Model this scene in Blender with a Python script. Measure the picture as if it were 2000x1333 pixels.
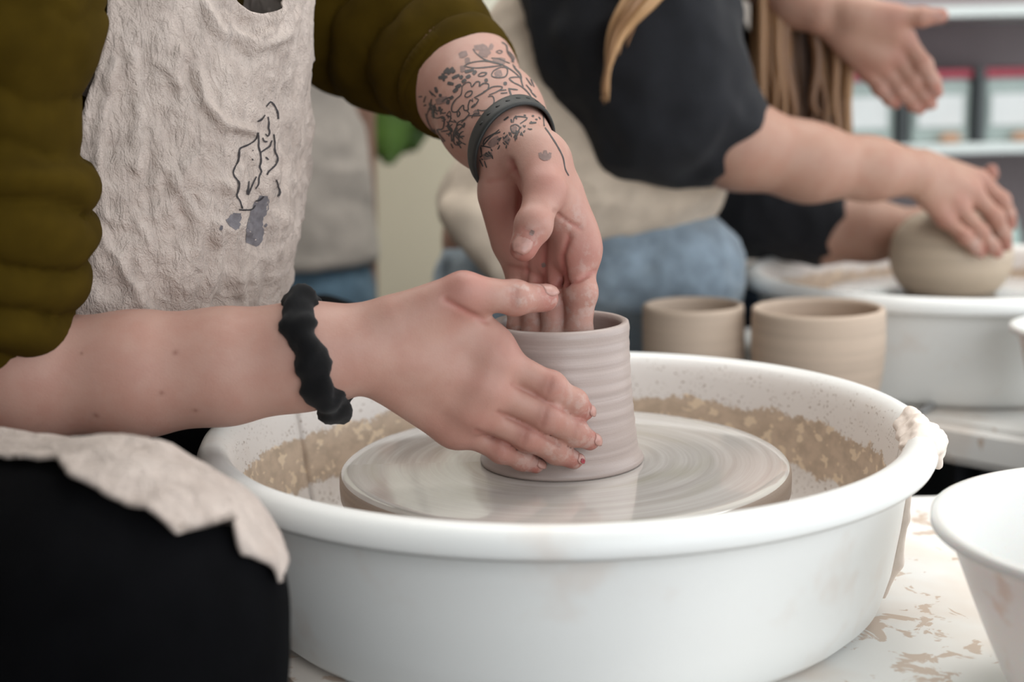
import bpy, bmesh, math, random
import numpy as np
from mathutils import Vector, Matrix, Euler
from mathutils.bvhtree import BVHTree

for _o in list(bpy.data.objects):
    bpy.data.objects.remove(_o)
random.seed(7); np.random.seed(7)
SC = bpy.context.scene
COL = SC.collection

# ------------------------------------------------------------------ camera
WZ = 0.52                     # height of the wheel head above the floor
PITCH, DIST, CAMH, CAMX, ROLL = 0.185, 0.9221, 0.2542, -0.0329, 0.025
FPX = 2777.8                  # 50 mm on a 36 mm sensor, 2000 px wide
cam_d = bpy.data.cameras.new('camera'); cam = bpy.data.objects.new('camera', cam_d); COL.objects.link(cam)
cam_d.lens = 50.0; cam_d.sensor_width = 36.0; cam_d.clip_start = 0.02
CAM_LOC = Vector((CAMX, -DIST, WZ + CAMH))
CAM_ROT = Matrix.Rotation(math.pi/2 - PITCH, 3, 'X') @ Matrix.Rotation(-ROLL, 3, 'Z')
cam.matrix_world = Matrix.Translation(CAM_LOC) @ CAM_ROT.to_4x4()
cam_d.dof.use_dof = True; cam_d.dof.focus_distance = 0.905; cam_d.dof.aperture_fstop = 4.0
SC.camera = cam

# ------------------------------------------------------------------ light and exposure
world = bpy.data.worlds.new('world'); SC.world = world; world.use_nodes = True
world.node_tree.nodes['Background'].inputs[0].default_value = (0.80, 0.90, 1.0, 1)
world.node_tree.nodes['Background'].inputs[1].default_value = 0.6
SC.view_settings.view_transform = 'Standard'; SC.view_settings.look = 'None'
SC.view_settings.gamma = 1.0; SC.view_settings.use_curve_mapping = False
SC.view_settings.exposure = 0.0

def area(name, loc, target, sx, sy, power, color):
    l = bpy.data.lights.new(name, 'AREA'); l.shape = 'RECTANGLE'; l.size = sx; l.size_y = sy
    l.energy = power; l.color = color
    o = bpy.data.objects.new(name, l); COL.objects.link(o); o.location = loc
    o.rotation_euler = (Vector(target) - Vector(loc)).to_track_quat('-Z', 'Y').to_euler()
    return o
RX0, RX1, RY0, RY1, RH = -2.3, 2.3, -2.4, 2.15, 2.75     # the room
area('window_daylight', (RX1 - 0.04, -0.35, 1.27), (RX1 - 1, -0.35, 1.27), 3.5, 2.2, 46, (0.94, 0.97, 1.0))
area('window_daylight', (1.15, RY0 + 0.04, 1.27), (1.15, RY0 + 1, 1.27), 2.0, 2.2, 46, (0.95, 0.98, 1.0))
area('ceiling_panel_light', (0.3, 0.45, RH - 0.05), (0.3, 0.45, 0), 1.2, 0.6, 15, (1.0, 0.97, 0.93))
area('ceiling_panel_light', (-0.7, 1.2, RH - 0.05), (-0.7, 1.2, 0), 1.2, 0.6, 20, (1.0, 0.97, 0.93))
area('ceiling_panel_light', (1.2, 1.1, RH - 0.05), (1.2, 1.1, 0), 1.2, 0.6, 18, (1.0, 0.97, 0.93))

# ------------------------------------------------------------------ helpers
YOFF = 0.0
def P(px, py, Y):
    """the point of the plane y = Y seen at photograph pixel (px, py)"""
    Y = Y + YOFF
    v = CAM_ROT @ Vector(((px - 1000) / FPX, (666.5 - py) / FPX, -1.0))
    t = (Y - CAM_LOC.y) / v.y
    return CAM_LOC + v * t
def pix(p):
    c = CAM_ROT.transposed() @ (Vector(p) - CAM_LOC)
    return 1000 + FPX * c.x / -c.z, 666.5 - FPX * c.y / -c.z
def srgb(r, g, b):
    f = lambda c: (c/255/12.92) if c/255 <= 0.04045 else ((c/255 + 0.055)/1.055)**2.4
    return (f(r), f(g), f(b), 1.0)
def tag(o, label, cat, group=None):
    o['label'] = label; o['category'] = cat
    if group: o['group'] = group
    return o
def struct(o): o['kind'] = 'structure'; return o
def empty(name, loc):
    o = bpy.data.objects.new(name, None); COL.objects.link(o); o.location = loc; o.empty_display_size = 0.05
    return o
def parent(o, par):
    if par is not None:
        o.parent = par
        w = Vector(par.location); q = par.parent
        while q is not None: w += q.location; q = q.parent
        o.location = -w                      # vertices stay in room coordinates
    return o
def mesh(name, verts, faces, mat, par=None, smooth=True, attrs=None):
    me = bpy.data.meshes.new(name)
    v = np.asarray(verts, dtype=np.float32)
    if isinstance(faces, np.ndarray) and faces.ndim == 2:
        n, k = faces.shape
        me.vertices.add(len(v)); me.vertices.foreach_set('co', v.ravel())
        me.loops.add(n*k); me.loops.foreach_set('vertex_index', faces.astype(np.int32).ravel())
        me.polygons.add(n); me.polygons.foreach_set('loop_start', np.arange(0, n*k, k, dtype=np.int32))
        me.polygons.foreach_set('loop_total', np.full(n, k, dtype=np.int32))
        me.update(calc_edges=True); me.validate()
    else:
        me.from_pydata([tuple(map(float, x)) for x in v], [], [tuple(map(int, f)) for f in faces])
        me.update()
    if smooth: me.polygons.foreach_set('use_smooth', np.ones(len(me.polygons), dtype=bool))
    for an, av in (attrs or {}).items():
        at = me.attributes.new(an, 'FLOAT', 'POINT'); at.data.foreach_set('value', np.asarray(av, dtype=np.float32))
    me.materials.append(mat)
    o = bpy.data.objects.new(name, me); COL.objects.link(o)
    return parent(o, par)
def bm_obj(name, bm, mat, par=None, smooth=False):
    bmesh.ops.recalc_face_normals(bm, faces=bm.faces[:])
    me = bpy.data.meshes.new(name); bm.to_mesh(me); bm.free()
    if smooth: me.polygons.foreach_set('use_smooth', np.ones(len(me.polygons), dtype=bool))
    me.materials.append(mat)
    o = bpy.data.objects.new(name, me); COL.objects.link(o)
    return parent(o, par)
def box(name, lo, hi, mat, par=None, bevel=0.0):
    bm = bmesh.new(); bmesh.ops.create_cube(bm, size=1)
    for v in bm.verts:
        v.co = Vector([(lo[i] + hi[i])/2 + v.co[i]*(hi[i] - lo[i]) for i in range(3)])
    if bevel: bmesh.ops.bevel(bm, geom=bm.edges[:], offset=bevel, segments=2, affect='EDGES')
    return bm_obj(name, bm, mat, par)
def lathe_data(prof, cx, cy, z0, a0=0.0, a1=2*math.pi, seg=96, wob=None):
    full = abs(a1 - a0 - 2*math.pi) < 1e-6
    n = seg if full else seg + 1
    V = []; F = []
    for i in range(n):
        a = a0 + (a1 - a0)*i/seg
        for j, (r, z) in enumerate(prof):
            dr, dz = wob(a, r, z) if wob else (0, 0)
            V.append((cx + (r + dr)*math.cos(a), cy + (r + dr)*math.sin(a), z0 + z + dz))
    m = len(prof)
    for i in range(seg):
        i2 = (i + 1) % n
        for j in range(m - 1):
            F.append((i*m + j, i2*m + j, i2*m + j + 1, i*m + j + 1))
    return V, F, m, n
def lathe(name, prof, cx, cy, z0, mat, par=None, seg=96, wob=None):
    V, F, m, n = lathe_data(prof, cx, cy, z0, seg=seg, wob=wob)
    return mesh(name, V, F, mat, par)
def prism(name, poly, z0, z1, mat, par=None, bevel=0.0, seg=3):
    bm = bmesh.new()
    f = bm.faces.new([bm.verts.new((x, y, z0)) for x, y in poly])
    r = bmesh.ops.extrude_face_region(bm, geom=[f])
    for v in r['geom']:
        if isinstance(v, bmesh.types.BMVert): v.co.z = z1
    bmesh.ops.recalc_face_normals(bm, faces=bm.faces[:])
    if bevel:
        es = [e for e in bm.edges if all(abs(v.co.z - z1) < 1e-6 for v in e.verts)] + \
             [e for e in bm.edges if all(abs(v.co.z - z0) < 1e-6 for v in e.verts)]
        bmesh.ops.bevel(bm, geom=es, offset=bevel, segments=seg, affect='EDGES')
    return bm_obj(name, bm, mat, par)
def interp(tab, x):
    xs = [t[0] for t in tab]; ys = [t[1] for t in tab]
    return float(np.interp(x, xs, ys))

# numpy value noise
def _h(i, j, k, s):
    v = np.sin(i*127.1 + j*311.7 + k*74.7 + s*53.3)*43758.5453
    return (v - np.floor(v))*2 - 1
def vnoise(p, s=0):
    p = np.asarray(p, dtype=np.float64); i = np.floor(p); f = p - i; u = f*f*(3 - 2*f)
    x, y, z = i[:, 0], i[:, 1], i[:, 2]; a, b, c = u[:, 0], u[:, 1], u[:, 2]
    L = lambda A, B, t: A + (B - A)*t
    r0 = L(L(_h(x, y, z, s), _h(x+1, y, z, s), a), L(_h(x, y+1, z, s), _h(x+1, y+1, z, s), a), b)
    r1 = L(L(_h(x, y, z+1, s), _h(x+1, y, z+1, s), a), L(_h(x, y+1, z+1, s), _h(x+1, y+1, z+1, s), a), b)
    return L(r0, r1, c)
def fbm(p, s=0, n=3):
    r = 0; a = 1.0; t = 0
    for o in range(n):
        r = r + a*vnoise(np.asarray(p)*(2**o) + 11.3*o, s + o); t += a; a *= 0.5
    return r/t

# ---- soft bodies: signed distance fields of tapered limbs, meshed with surface nets
class Field:
    def __init__(self, lo, hi, h):
        self.lo = np.array(lo, dtype=np.float64); self.h = h
        self.n = np.maximum(((np.array(hi) - self.lo)/h).astype(int) + 2, 4)
        self.ax = [(self.lo[i] + h*np.arange(self.n[i])).astype(np.float32) for i in range(3)]
    def new(self): return np.full(tuple(self.n), 0.06, dtype=np.float32)
    def cone(self, F, a, b, ra, rb, k, m=0.022, flat=None):
        a = np.array(a, dtype=np.float32); b = np.array(b, dtype=np.float32)
        R = max(ra, rb)*(1.0 if flat is None else max(1.0, 1.0/flat[1])) + m
        l0 = np.minimum(a, b) - R; l1 = np.maximum(a, b) + R
        s = []
        for i in range(3):
            i0 = int(max(0, math.floor((l0[i] - self.lo[i])/self.h))); i1 = int(min(self.n[i], math.ceil((l1[i] - self.lo[i])/self.h) + 1))
            if i1 <= i0: return
            s.append(slice(i0, i1))
        s = tuple(s)
        X = self.ax[0][s[0]][:, None, None] - a[0]; Y = self.ax[1][s[1]][None, :, None] - a[1]; Z = self.ax[2][s[2]][None, None, :] - a[2]
        d = b - a; L2 = float(d @ d) + 1e-12
        t = np.clip((X*d[0] + Y*d[1] + Z*d[2])/L2, 0, 1)
        qx, qy, qz = X - t*d[0], Y - t*d[1], Z - t*d[2]
        if flat is not None:                       # squash along a direction
            nrm, f = flat; q = (qx*nrm[0] + qy*nrm[1] + qz*nrm[2])*(1.0/f - 1.0)
            qx = qx + q*nrm[0]; qy = qy + q*nrm[1]; qz = qz + q*nrm[2]
        D = np.sqrt(qx*qx + qy*qy + qz*qz) - (ra + t*(rb - ra))
        if flat is not None: D = D*min(1.0, flat[1] + 0.15)
        F[s] = smin(F[s], D, k)
    def mesh(self, F, smooth=2):
        h = self.h; n = self.n
        ins = F < 0
        c = np.zeros(tuple(n - 1), dtype=np.uint8)
        offs = [(i, j, k) for i in (0, 1) for j in (0, 1) for k in (0, 1)]
        for (i, j, k) in offs:
            c += ins[i:n[0]-1+i, j:n[1]-1+j, k:n[2]-1+k]
        act = np.argwhere((c > 0) & (c < 8))
        idx = np.full(tuple(n - 1), -1, dtype=np.int64); idx[act[:, 0], act[:, 1], act[:, 2]] = np.arange(len(act))
        val = {o: F[act[:, 0]+o[0], act[:, 1]+o[1], act[:, 2]+o[2]].astype(np.float64) for o in offs}
        acc = np.zeros((len(act), 3)); cnt = np.zeros(len(act))
        for o in offs:
            for ax in range(3):
                if o[ax] == 0:
                    o2 = tuple(1 if q == ax else o[q] for q in range(3))
                    A, B = val[o], val[o2]; m = (A < 0) != (B < 0)
                    t = np.where(m, A/np.where(m, A - B, 1), 0)
                    pt = np.tile(np.array(o, dtype=np.float64), (len(act), 1)); pt[:, ax] += t
                    acc[m] += pt[m]; cnt[m] += 1
        V = self.lo + h*(act + acc/cnt[:, None])
        Q = []
        for ax in range(3):
            u, v = (ax + 1) % 3, (ax + 2) % 3
            sl0 = [slice(1, -1)]*3; sl0[ax] = slice(0, -1); sl1 = [slice(1, -1)]*3; sl1[ax] = slice(1, None)
            A = ins[tuple(sl0)]; B = ins[tuple(sl1)]
            e = np.argwhere(A != B)
            if not len(e): continue
            flip = A[e[:, 0], e[:, 1], e[:, 2]]
            base = e.copy(); base[:, u] += 1; base[:, v] += 1
            def cell(du, dv):
                q = base.copy(); q[:, u] += du; q[:, v] += dv
                return idx[q[:, 0], q[:, 1], q[:, 2]]
            q = np.stack([cell(-1, -1), cell(0, -1), cell(0, 0), cell(-1, 0)], 1)
            q[~flip] = q[~flip][:, ::-1]
            Q.append(q)
        Q = np.concatenate(Q); Q = Q[(Q >= 0).all(1)]
        for _ in range(smooth): V = lap(V, Q, 0.5)
        return V, Q
def smin(a, b, k):
    if k <= 0: return np.minimum(a, b)
    h = np.maximum(k - np.abs(a - b), 0)/k
    return np.minimum(a, b) - h*h*k*0.25
def lap(V, Q, w):
    acc = np.zeros_like(V); cnt = np.zeros(len(V))
    for i in range(4):
        a = Q[:, i]; b = Q[:, (i+1) % 4]
        for s, d in ((a, b), (b, a)):
            for c in range(3): acc[:, c] += np.bincount(s, V[d, c], len(V))
            cnt += np.bincount(s, minlength=len(V))
    return V*(1 - w) + w*acc/np.maximum(cnt, 1)[:, None]
def normals(V, Q):
    n = np.cross(V[Q[:, 2]] - V[Q[:, 0]], V[Q[:, 3]] - V[Q[:, 1]])
    N = np.zeros_like(V)
    for i in range(4):
        for c in range(3): N[:, c] += np.bincount(Q[:, i], n[:, c], len(V))
    return N/np.maximum(np.linalg.norm(N, axis=1), 1e-12)[:, None]
def join(parts):
    V = []; Q = []; A = {}; off = 0
    for v, q, a in parts:
        V.append(v); Q.append(q + off); off += len(v)
        for k, x in a.items(): A.setdefault(k, []).append(x)
    return np.concatenate(V), np.concatenate(Q), {k: np.concatenate(x) for k, x in A.items()}
def bounds(pts, m):
    a = np.array([list(p) for p in pts]); return a.min(0) - m, a.max(0) + m
def grid_faces(nu, nv, closed_u=False):
    F = []
    for i in range(nu if closed_u else nu - 1):
        i2 = (i + 1) % nu
        for j in range(nv - 1): F.append((i*nv + j, i2*nv + j, i2*nv + j + 1, i*nv + j + 1))
    return F
def sheet(name, V, nu, nv, thick, mat, par=None):
    """a cloth sheet (grid nu x nv) with real thickness"""
    V = np.asarray(V, dtype=np.float64); Q = np.array(grid_faces(nu, nv)); N = normals(V, Q)
    W = V - N*thick
    n = len(V); F = [tuple(q) for q in Q] + [tuple(n + x for x in q[::-1]) for q in Q]
    ring = [i*nv for i in range(nu)] + [(nu-1)*nv + j for j in range(1, nv)] + [i*nv + nv - 1 for i in range(nu-2, -1, -1)] + [j for j in range(nv-2, 0, -1)]
    for a, b in zip(ring, ring[1:] + ring[:1]): F.append((b, a, n + a, n + b))
    return np.concatenate([V, W]), np.array(F)

# ------------------------------------------------------------------ materials
class NT:
    def __init__(self, name):
        self.m = bpy.data.materials.new(name); self.m.use_nodes = True
        self.t = self.m.node_tree; self.b = self.t.nodes['Principled BSDF']
    def n(self, kind, **kw):
        x = self.t.nodes.new(kind)
        for k, v in kw.items(): setattr(x, k, v)
        return x
    def l(self, a, b): self.t.links.new(a, b)
    def coord(self): 
        if not hasattr(self, '_c'): self._c = self.n('ShaderNodeTexCoord').outputs['Object']
        return self._c
    def noise(self, scale, detail=3, rough=0.55, vec=None, dist=0.0):
        x = self.n('ShaderNodeTexNoise'); x.inputs['Scale'].default_value = scale; x.inputs['Detail'].default_value = detail
        x.inputs['Roughness'].default_value = rough; x.inputs['Distortion'].default_value = dist
        self.l(vec if vec is not None else self.coord(), x.inputs['Vector']); return x.outputs['Fac']
    def ramp(self, fac, stops):
        r = self.n('ShaderNodeValToRGB'); e = r.color_ramp.elements
        while len(e) < len(stops): e.new(0.5)
        for i, (p, c) in enumerate(stops):
            e[i].position = p; e[i].color = c if len(c) == 4 else (*c, 1)
        self.l(fac, r.inputs['Fac']); return r.outputs['Color']
    def step(self, fac, lo, hi, a=0.0, b=1.0):
        r = self.n('ShaderNodeMapRange', interpolation_type='SMOOTHSTEP'); self.l(fac, r.inputs['Value'])
        for k, v in (('From Min', lo), ('From Max', hi), ('To Min', a), ('To Max', b)): r.inputs[k].default_value = v
        return r.outputs['Result']
    def math(self, op, a, b=None, c=None):
        x = self.n('ShaderNodeMath', operation=op)
        for i, v in enumerate((a, b, c)):
            if v is None: continue
            if isinstance(v, (int, float)): x.inputs[i].default_value = v
            else: self.l(v, x.inputs[i])
        return x.outputs[0]
    def mix(self, fac, a, b, mode='MIX'):
        x = self.n('ShaderNodeMix', data_type='RGBA', blend_type=mode)
        if isinstance(fac, (int, float)): x.inputs[0].default_value = fac
        else: self.l(fac, x.inputs[0])
        for i, v in ((6, a), (7, b)):
            if isinstance(v, tuple): x.inputs[i].default_value = v
            else: self.l(v, x.inputs[i])
        return x.outputs[2]
    def attr(self, name): return self.n('ShaderNodeAttribute', attribute_name=name).outputs['Fac']
    def bump(self, h, strength=0.3, dist=0.001):
        x = self.n('ShaderNodeBump'); x.inputs['Strength'].default_value = strength; x.inputs['Distance'].default_value = dist
        self.l(h, x.inputs['Height']); self.l(x.outputs[0], self.b.inputs['Normal'])
    def set(self, **kw):
        for k, v in kw.items():
            s = self.b.inputs[k.replace('_', ' ')]
            if isinstance(v, (int, float, tuple)): s.default_value = v
            else: self.l(v, s)
        return self
def plain(name, col, rough=0.6, var=0.06, scale=30, bump=0.0, bscale=400, **kw):
    t = NT(name); nz = t.noise(scale)
    d = tuple(c*(1 - var*1.5) for c in col[:3]) + (1,); l = tuple(min(1, c*(1 + var)) for c in col[:3]) + (1,)
    t.set(Base_Color=t.ramp(nz, [(0.3, d), (0.7, l)]), Roughness=rough, **kw)
    if bump: t.bump(t.noise(bscale, 2), bump, 0.0008)
    return t.m

def skin_mat(name, base, flush_shade, sss=0.12):
    t = NT(name)
    n1 = t.noise(55, 4); n2 = t.noise(14, 2)
    c = t.mix(t.step(n1, 0.35, 0.7), base, tuple(base[i]*k for i, k in enumerate((0.95, 0.88, 0.87))) + (1,))
    fl = t.math('MULTIPLY', t.attr('flush_shade'), t.step(n2, 0.2, 0.6, 0.6, 1.0))
    c = t.mix(fl, c, flush_shade)
    cl = t.math('MULTIPLY', t.attr('clay'), t.step(t.noise(130, 4, 0.6), 0.46, 0.62))
    c = t.mix(t.math('MULTIPLY', cl, 0.7), c, srgb(186, 168, 160))
    c = t.mix(t.attr('mole'), c, srgb(120, 78, 68))
    t.set(Base_Color=c, Roughness=0.52, Subsurface_Weight=sss, Subsurface_Scale=0.006, Specular_IOR_Level=0.35)
    t.b.inputs['Subsurface Radius'].default_value = (1.0, 0.35, 0.2)
    b = t.math('ADD', t.noise(900, 2), t.math('MULTIPLY', t.noise(260, 2), 0.8))
    t.bump(b, 0.16, 0.0006)
    return t.m
M = {}
M['skin'] = skin_mat('skin', srgb(175, 138, 125), srgb(156, 90, 82))
M['skin_far'] = skin_mat('skin_second', srgb(170, 134, 117), srgb(158, 100, 88), 0.08)
M['nail'] = plain('fingernail', srgb(172, 130, 120), 0.35, 0.08, 400)
M['nail_red'] = plain('chipped_nail', srgb(190, 150, 150), 0.35, 0.5, 900)
M['polish'] = plain('red_polish', srgb(150, 50, 60), 0.3, 0.3, 300)
M['ink'] = plain('tattoo_ink', srgb(62, 58, 58), 0.6, 0.2, 200)
M['ink_soft'] = plain('tattoo_shading', srgb(122, 98, 92), 0.6, 0.15, 300)
M['marker'] = plain('marker_line', srgb(54, 50, 52), 0.8, 0.2, 200)
M['smudge'] = plain('blue_smudge', srgb(112, 108, 112), 0.9, 0.15, 250)
M['rubber'] = plain('black_rubber', srgb(30, 31, 30), 0.6, 0.08, 60, 0.05)
M['hole'] = plain('band_hole', srgb(12, 12, 12), 0.7, 0.05)
M['metal'] = plain('steel', srgb(190, 190, 190), 0.25, 0.03, Metallic=1.0)

def cloth(name, col, var=0.12, weave=1400, wb=0.25, rough=0.9, sheen=0.2, wear=None):
    t = NT(name); nz = t.noise(45, 4); 
    d = tuple(c*(1 - var*1.4) for c in col[:3]) + (1,); l = tuple(min(1, c*(1 + var)) for c in col[:3]) + (1,)
    c = t.ramp(nz, [(0.3, d), (0.7, l)])
    if wear is not None: c = t.mix(t.step(t.noise(9, 4, 0.6), 0.5, 0.72), c, wear)
    w1 = t.n('ShaderNodeTexWave', wave_type='BANDS', bands_direction='Z'); w1.inputs['Scale'].default_value = weave/3; w1.inputs['Distortion'].default_value = 2
    w2 = t.n('ShaderNodeTexWave', wave_type='BANDS', bands_direction='X'); w2.inputs['Scale'].default_value = weave/3; w2.inputs['Distortion'].default_value = 2
    for w in (w1, w2): t.l(t.coord(), w.inputs['Vector'])
    b = t.math('ADD', t.math('ADD', w1.outputs['Fac'], w2.outputs['Fac']), t.math('MULTIPLY', t.noise(weave*0.6, 3), 1.5))
    t.set(Base_Color=c, Roughness=rough, Sheen_Weight=sheen, Specular_IOR_Level=0.2 if sheen else 0.06); t.bump(b, wb, 0.0006)
    return t.m
M['olive'] = cloth('olive_sweatshirt', srgb(62, 48, 9), 0.12, 2600, 0.12, 0.95, 0.0)
def linen_mat():
    t = NT('natural_linen')
    c = t.ramp(t.noise(60, 4), [(0.3, srgb(184, 169, 160)), (0.7, srgb(200, 186, 177))])
    c = t.mix(t.step(t.noise(420, 3, 0.7), 0.55, 0.75, 0, 0.35), c, srgb(162, 148, 139))
    mp = t.n('ShaderNodeMapping'); mp.inputs['Scale'].default_value = (1.0, 1.0, 0.45); t.l(t.coord(), mp.inputs[0])
    b = t.math('ADD', t.math('MULTIPLY', t.noise(120, 4, 0.65, mp.outputs[0], 1.2), 2.4), t.math('MULTIPLY', t.noise(900, 2), 0.5))
    t.set(Base_Color=c, Roughness=0.92, Sheen_Weight=0.1, Specular_IOR_Level=0.2); t.bump(b, 0.8, 0.0026)
    return t.m
M['linen'] = linen_mat()
M['linen_far'] = cloth('beige_linen', srgb(206, 190, 172), 0.08, 900, 0.3)
M['linen_grey'] = cloth('pale_grey_linen', srgb(208, 198, 188), 0.06, 900, 0.3)
M['black_cloth'] = cloth('black_cotton', srgb(9, 9, 11), 0.15, 1500, 0.25, 0.95, 0.0)
M['black_sweat'] = cloth('black_sweatshirt', srgb(33, 34, 38), 0.12, 1200, 0.3, 0.9, 0.05)
M['velvet'] = cloth('black_velvet', srgb(9, 9, 11), 0.2, 2500, 0.3, 0.95, 0.08)
M['denim'] = cloth('washed_denim', srgb(142, 158, 172), 0.2, 900, 0.4, wear=srgb(168, 182, 192))
M['denim_dark'] = cloth('dark_denim', srgb(52, 66, 84), 0.2, 900, 0.4)
M['denim_mid'] = cloth('blue_denim', srgb(104, 132, 152), 0.15, 900, 0.3)

def clay(name, col, rough, wet=0.0, groove=0.0):
    t = NT(name); sep = t.n('ShaderNodeSeparateXYZ'); t.l(t.coord(), sep.inputs[0])
    cmb = t.n('ShaderNodeCombineXYZ')
    t.l(t.math('MULTIPLY', sep.outputs[0], 4.0), cmb.inputs[0]); t.l(t.math('MULTIPLY', sep.outputs[1], 4.0), cmb.inputs[1]); t.l(t.math('MULTIPLY', sep.outputs[2], 260.0), cmb.inputs[2])
    band = t.noise(1.0, 3, 0.6, cmb.outputs[0])
    d = tuple(c*0.86 for c in col[:3]) + (1,); l = tuple(min(1, c*1.08) for c in col[:3]) + (1,)
    c = t.mix(t.step(t.noise(40, 4), 0.3, 0.7, 0, 0.35), t.ramp(band, [(0.3, d), (0.7, l)]), col)
    t.set(Base_Color=c, Roughness=rough, Coat_Weight=wet, Coat_Roughness=0.25)
    t.bump(t.math('ADD', band, t.math('MULTIPLY', t.noise(700, 2), 0.3)), groove, 0.0009)
    return t.m
M['clay_wet'] = clay('wet_clay', srgb(168, 153, 147), 0.45, 0.2, 0.3)
M['clay_dry'] = clay('leather_hard_clay', srgb(196, 176, 158), 0.75, 0.0, 0.3)
M['clay_far'] = clay('damp_clay', srgb(190, 174, 154), 0.6, 0.1, 0.3)

def slip_top():
    """wet slip on a spinning wheel head: colour rings by radius, watery gloss"""
    t = NT('wheel_head_slip'); sep = t.n('ShaderNodeSeparateXYZ'); t.l(t.coord(), sep.inputs[0])
    r = t.math('SQRT', t.math('ADD', t.math('POWER', sep.outputs[0], 2.0), t.math('POWER', sep.outputs[1], 2.0)))
    ang = t.math('ARCTAN2', sep.outputs[1], sep.outputs[0])
    cmb = t.n('ShaderNodeCombineXYZ'); t.l(t.math('MULTIPLY', r, 170.0), cmb.inputs[0]); t.l(t.math('MULTIPLY', ang, 0.5), cmb.inputs[1])
    ring = t.noise(1.0, 4, 0.65, cmb.outputs[0])
    cmb2 = t.n('ShaderNodeCombineXYZ'); t.l(t.math('MULTIPLY', r, 38.0), cmb2.inputs[0]); t.l(t.math('MULTIPLY', ang, 0.8), cmb2.inputs[1])
    broad = t.noise(1.0, 2, 0.5, cmb2.outputs[0])
    c = t.ramp(ring, [(0.25, srgb(180, 174, 168)), (0.5, srgb(194, 189, 184)), (0.75, srgb(206, 202, 198))])
    c = t.mix(t.step(broad, 0.5, 0.72, 0, 0.45), c, srgb(172, 168, 150))
    t.set(Base_Color=c, Roughness=t.step(ring, 0.3, 0.75, 0.10, 0.24), Coat_Weight=0.75, Coat_Roughness=0.05, Specular_IOR_Level=0.6)
    t.bump(ring, 0.09, 0.0006)
    return t.m
M['slip'] = slip_top()
M['bat_side'] = clay('wheel_head_edge', srgb(160, 145, 133), 0.5, 0.2, 0.3)

def pan_mat(name, cx, cy, zlo, zhi, seed):
    """white plastic pan, inside wall marked with a band of splashed clay"""
    t = NT(name); sep = t.n('ShaderNodeSeparateXYZ'); t.l(t.coord(), sep.inputs[0])
    X = t.math('SUBTRACT', sep.outputs[0], cx); Y = t.math('SUBTRACT', sep.outputs[1], cy); Z = sep.outputs[2]
    r = t.math('SQRT', t.math('ADD', t.math('POWER', X, 2.0), t.math('POWER', Y, 2.0)))
    ang = t.math('ARCTAN2', Y, X)
    # splatter streaks lean along the direction of spin
    cmb = t.n('ShaderNodeCombineXYZ'); t.l(t.math('MULTIPLY', X, 1.0), cmb.inputs[0]); t.l(Y, cmb.inputs[1]); t.l(t.math('MULTIPLY', Z, 1.3), cmb.inputs[2])
    v = cmb.outputs[0]
    edge = t.math('ADD', t.math('MULTIPLY', t.math('SUBTRACT', t.noise(38, 3, 0.6, v), 0.5), 0.024), t.math('MULTIPLY', t.math('SUBTRACT', t.noise(330, 3, 0.7, v), 0.5), 0.014))
    zz = t.math('ADD', Z, edge)
    band = t.math('MULTIPLY', t.step(zz, zhi + 0.0006, zhi - 0.0006), t.step(zz, zlo - 0.001, zlo + 0.001))
    specks = t.math('MULTIPLY', t.step(t.noise(380, 2, 0.6, v), 0.625, 0.645), t.step(t.noise(60, 2, 0.5, v), 0.40, 0.55))
    inner = t.attr('inside')                             # only inside the wall
    vor = t.noise(95, 2, 0.5, v); spots = t.step(vor, 0.585, 0.62)
    tan = t.mix(t.step(t.noise(70, 3, 0.6, v), 0.35, 0.7), srgb(212, 190, 168), srgb(190, 170, 149))
    tan = t.mix(spots, tan, srgb(238, 216, 188))
    white = t.mix(t.math('MULTIPLY', inner, 0.8), srgb(238, 239, 237), srgb(242, 234, 228))
    white = t.mix(t.math('MULTIPLY', t.step(t.noise(16, 3, 0.6), 0.56, 0.75), 0.28), white, srgb(214, 190, 172))
    m1 = t.math('MULTIPLY', band, inner); m2 = t.math('MULTIPLY', specks, inner)
    c = t.mix(t.math('MULTIPLY', m2, 0.85), white, srgb(148, 124, 104)); c = t.mix(m1, c, tan)
    t.set(Base_Color=c, Roughness=t.step(m1, 0, 1, 0.38, 0.32), Subsurface_Weight=0.0)
    t.bump(t.math('ADD', t.math('MULTIPLY', m1, t.math('ADD', 1.0, t.math('MULTIPLY', spots, -0.6))), t.math('MULTIPLY', m2, 0.7)), 0.35, 0.0012)
    return t.m
M['pan'] = pan_mat('splash_pan_plastic', 0.0, 0.0, WZ - 0.042, WZ - 0.004, 0)
M['pan2'] = pan_mat('second_pan_plastic', 0.474, 0.67, WZ - 0.056, WZ - 0.0, 1)
M['white_plastic'] = plain('white_plastic', srgb(240, 241, 240), 0.35, 0.015, 12)

def deck_mat(name, amount):
    t = NT(name)
    st = t.step(t.noise(34, 4, 0.62, dist=0.6), 0.60 - amount, 0.64 - amount); st2 = t.step(t.noise(9, 3), 0.42, 0.62, 0.0, 0.5)
    c = t.mix(st2, srgb(240, 239, 236), srgb(226, 208, 192)); c = t.mix(t.math('MULTIPLY', st, 0.75), c, srgb(196, 170, 148))
    t.set(Base_Color=c, Roughness=0.35); t.bump(st, 0.2, 0.0008)
    return t.m
M['deck'] = deck_mat('deck_enamel', 0.025)
M['deck_far'] = deck_mat('second_deck_enamel', -0.03)
def bowl_mat():
    t = NT('translucent_plastic'); st = t.step(t.noise(22, 4, 0.6), 0.60, 0.70)
    t.set(Base_Color=t.mix(t.math('MULTIPLY', st, 0.6), srgb(226, 227, 225), srgb(206, 184, 162)), Roughness=0.3, Subsurface_Weight=0.15, Subsurface_Scale=0.01)
    return t.m
M['bowl'] = bowl_mat()
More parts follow.
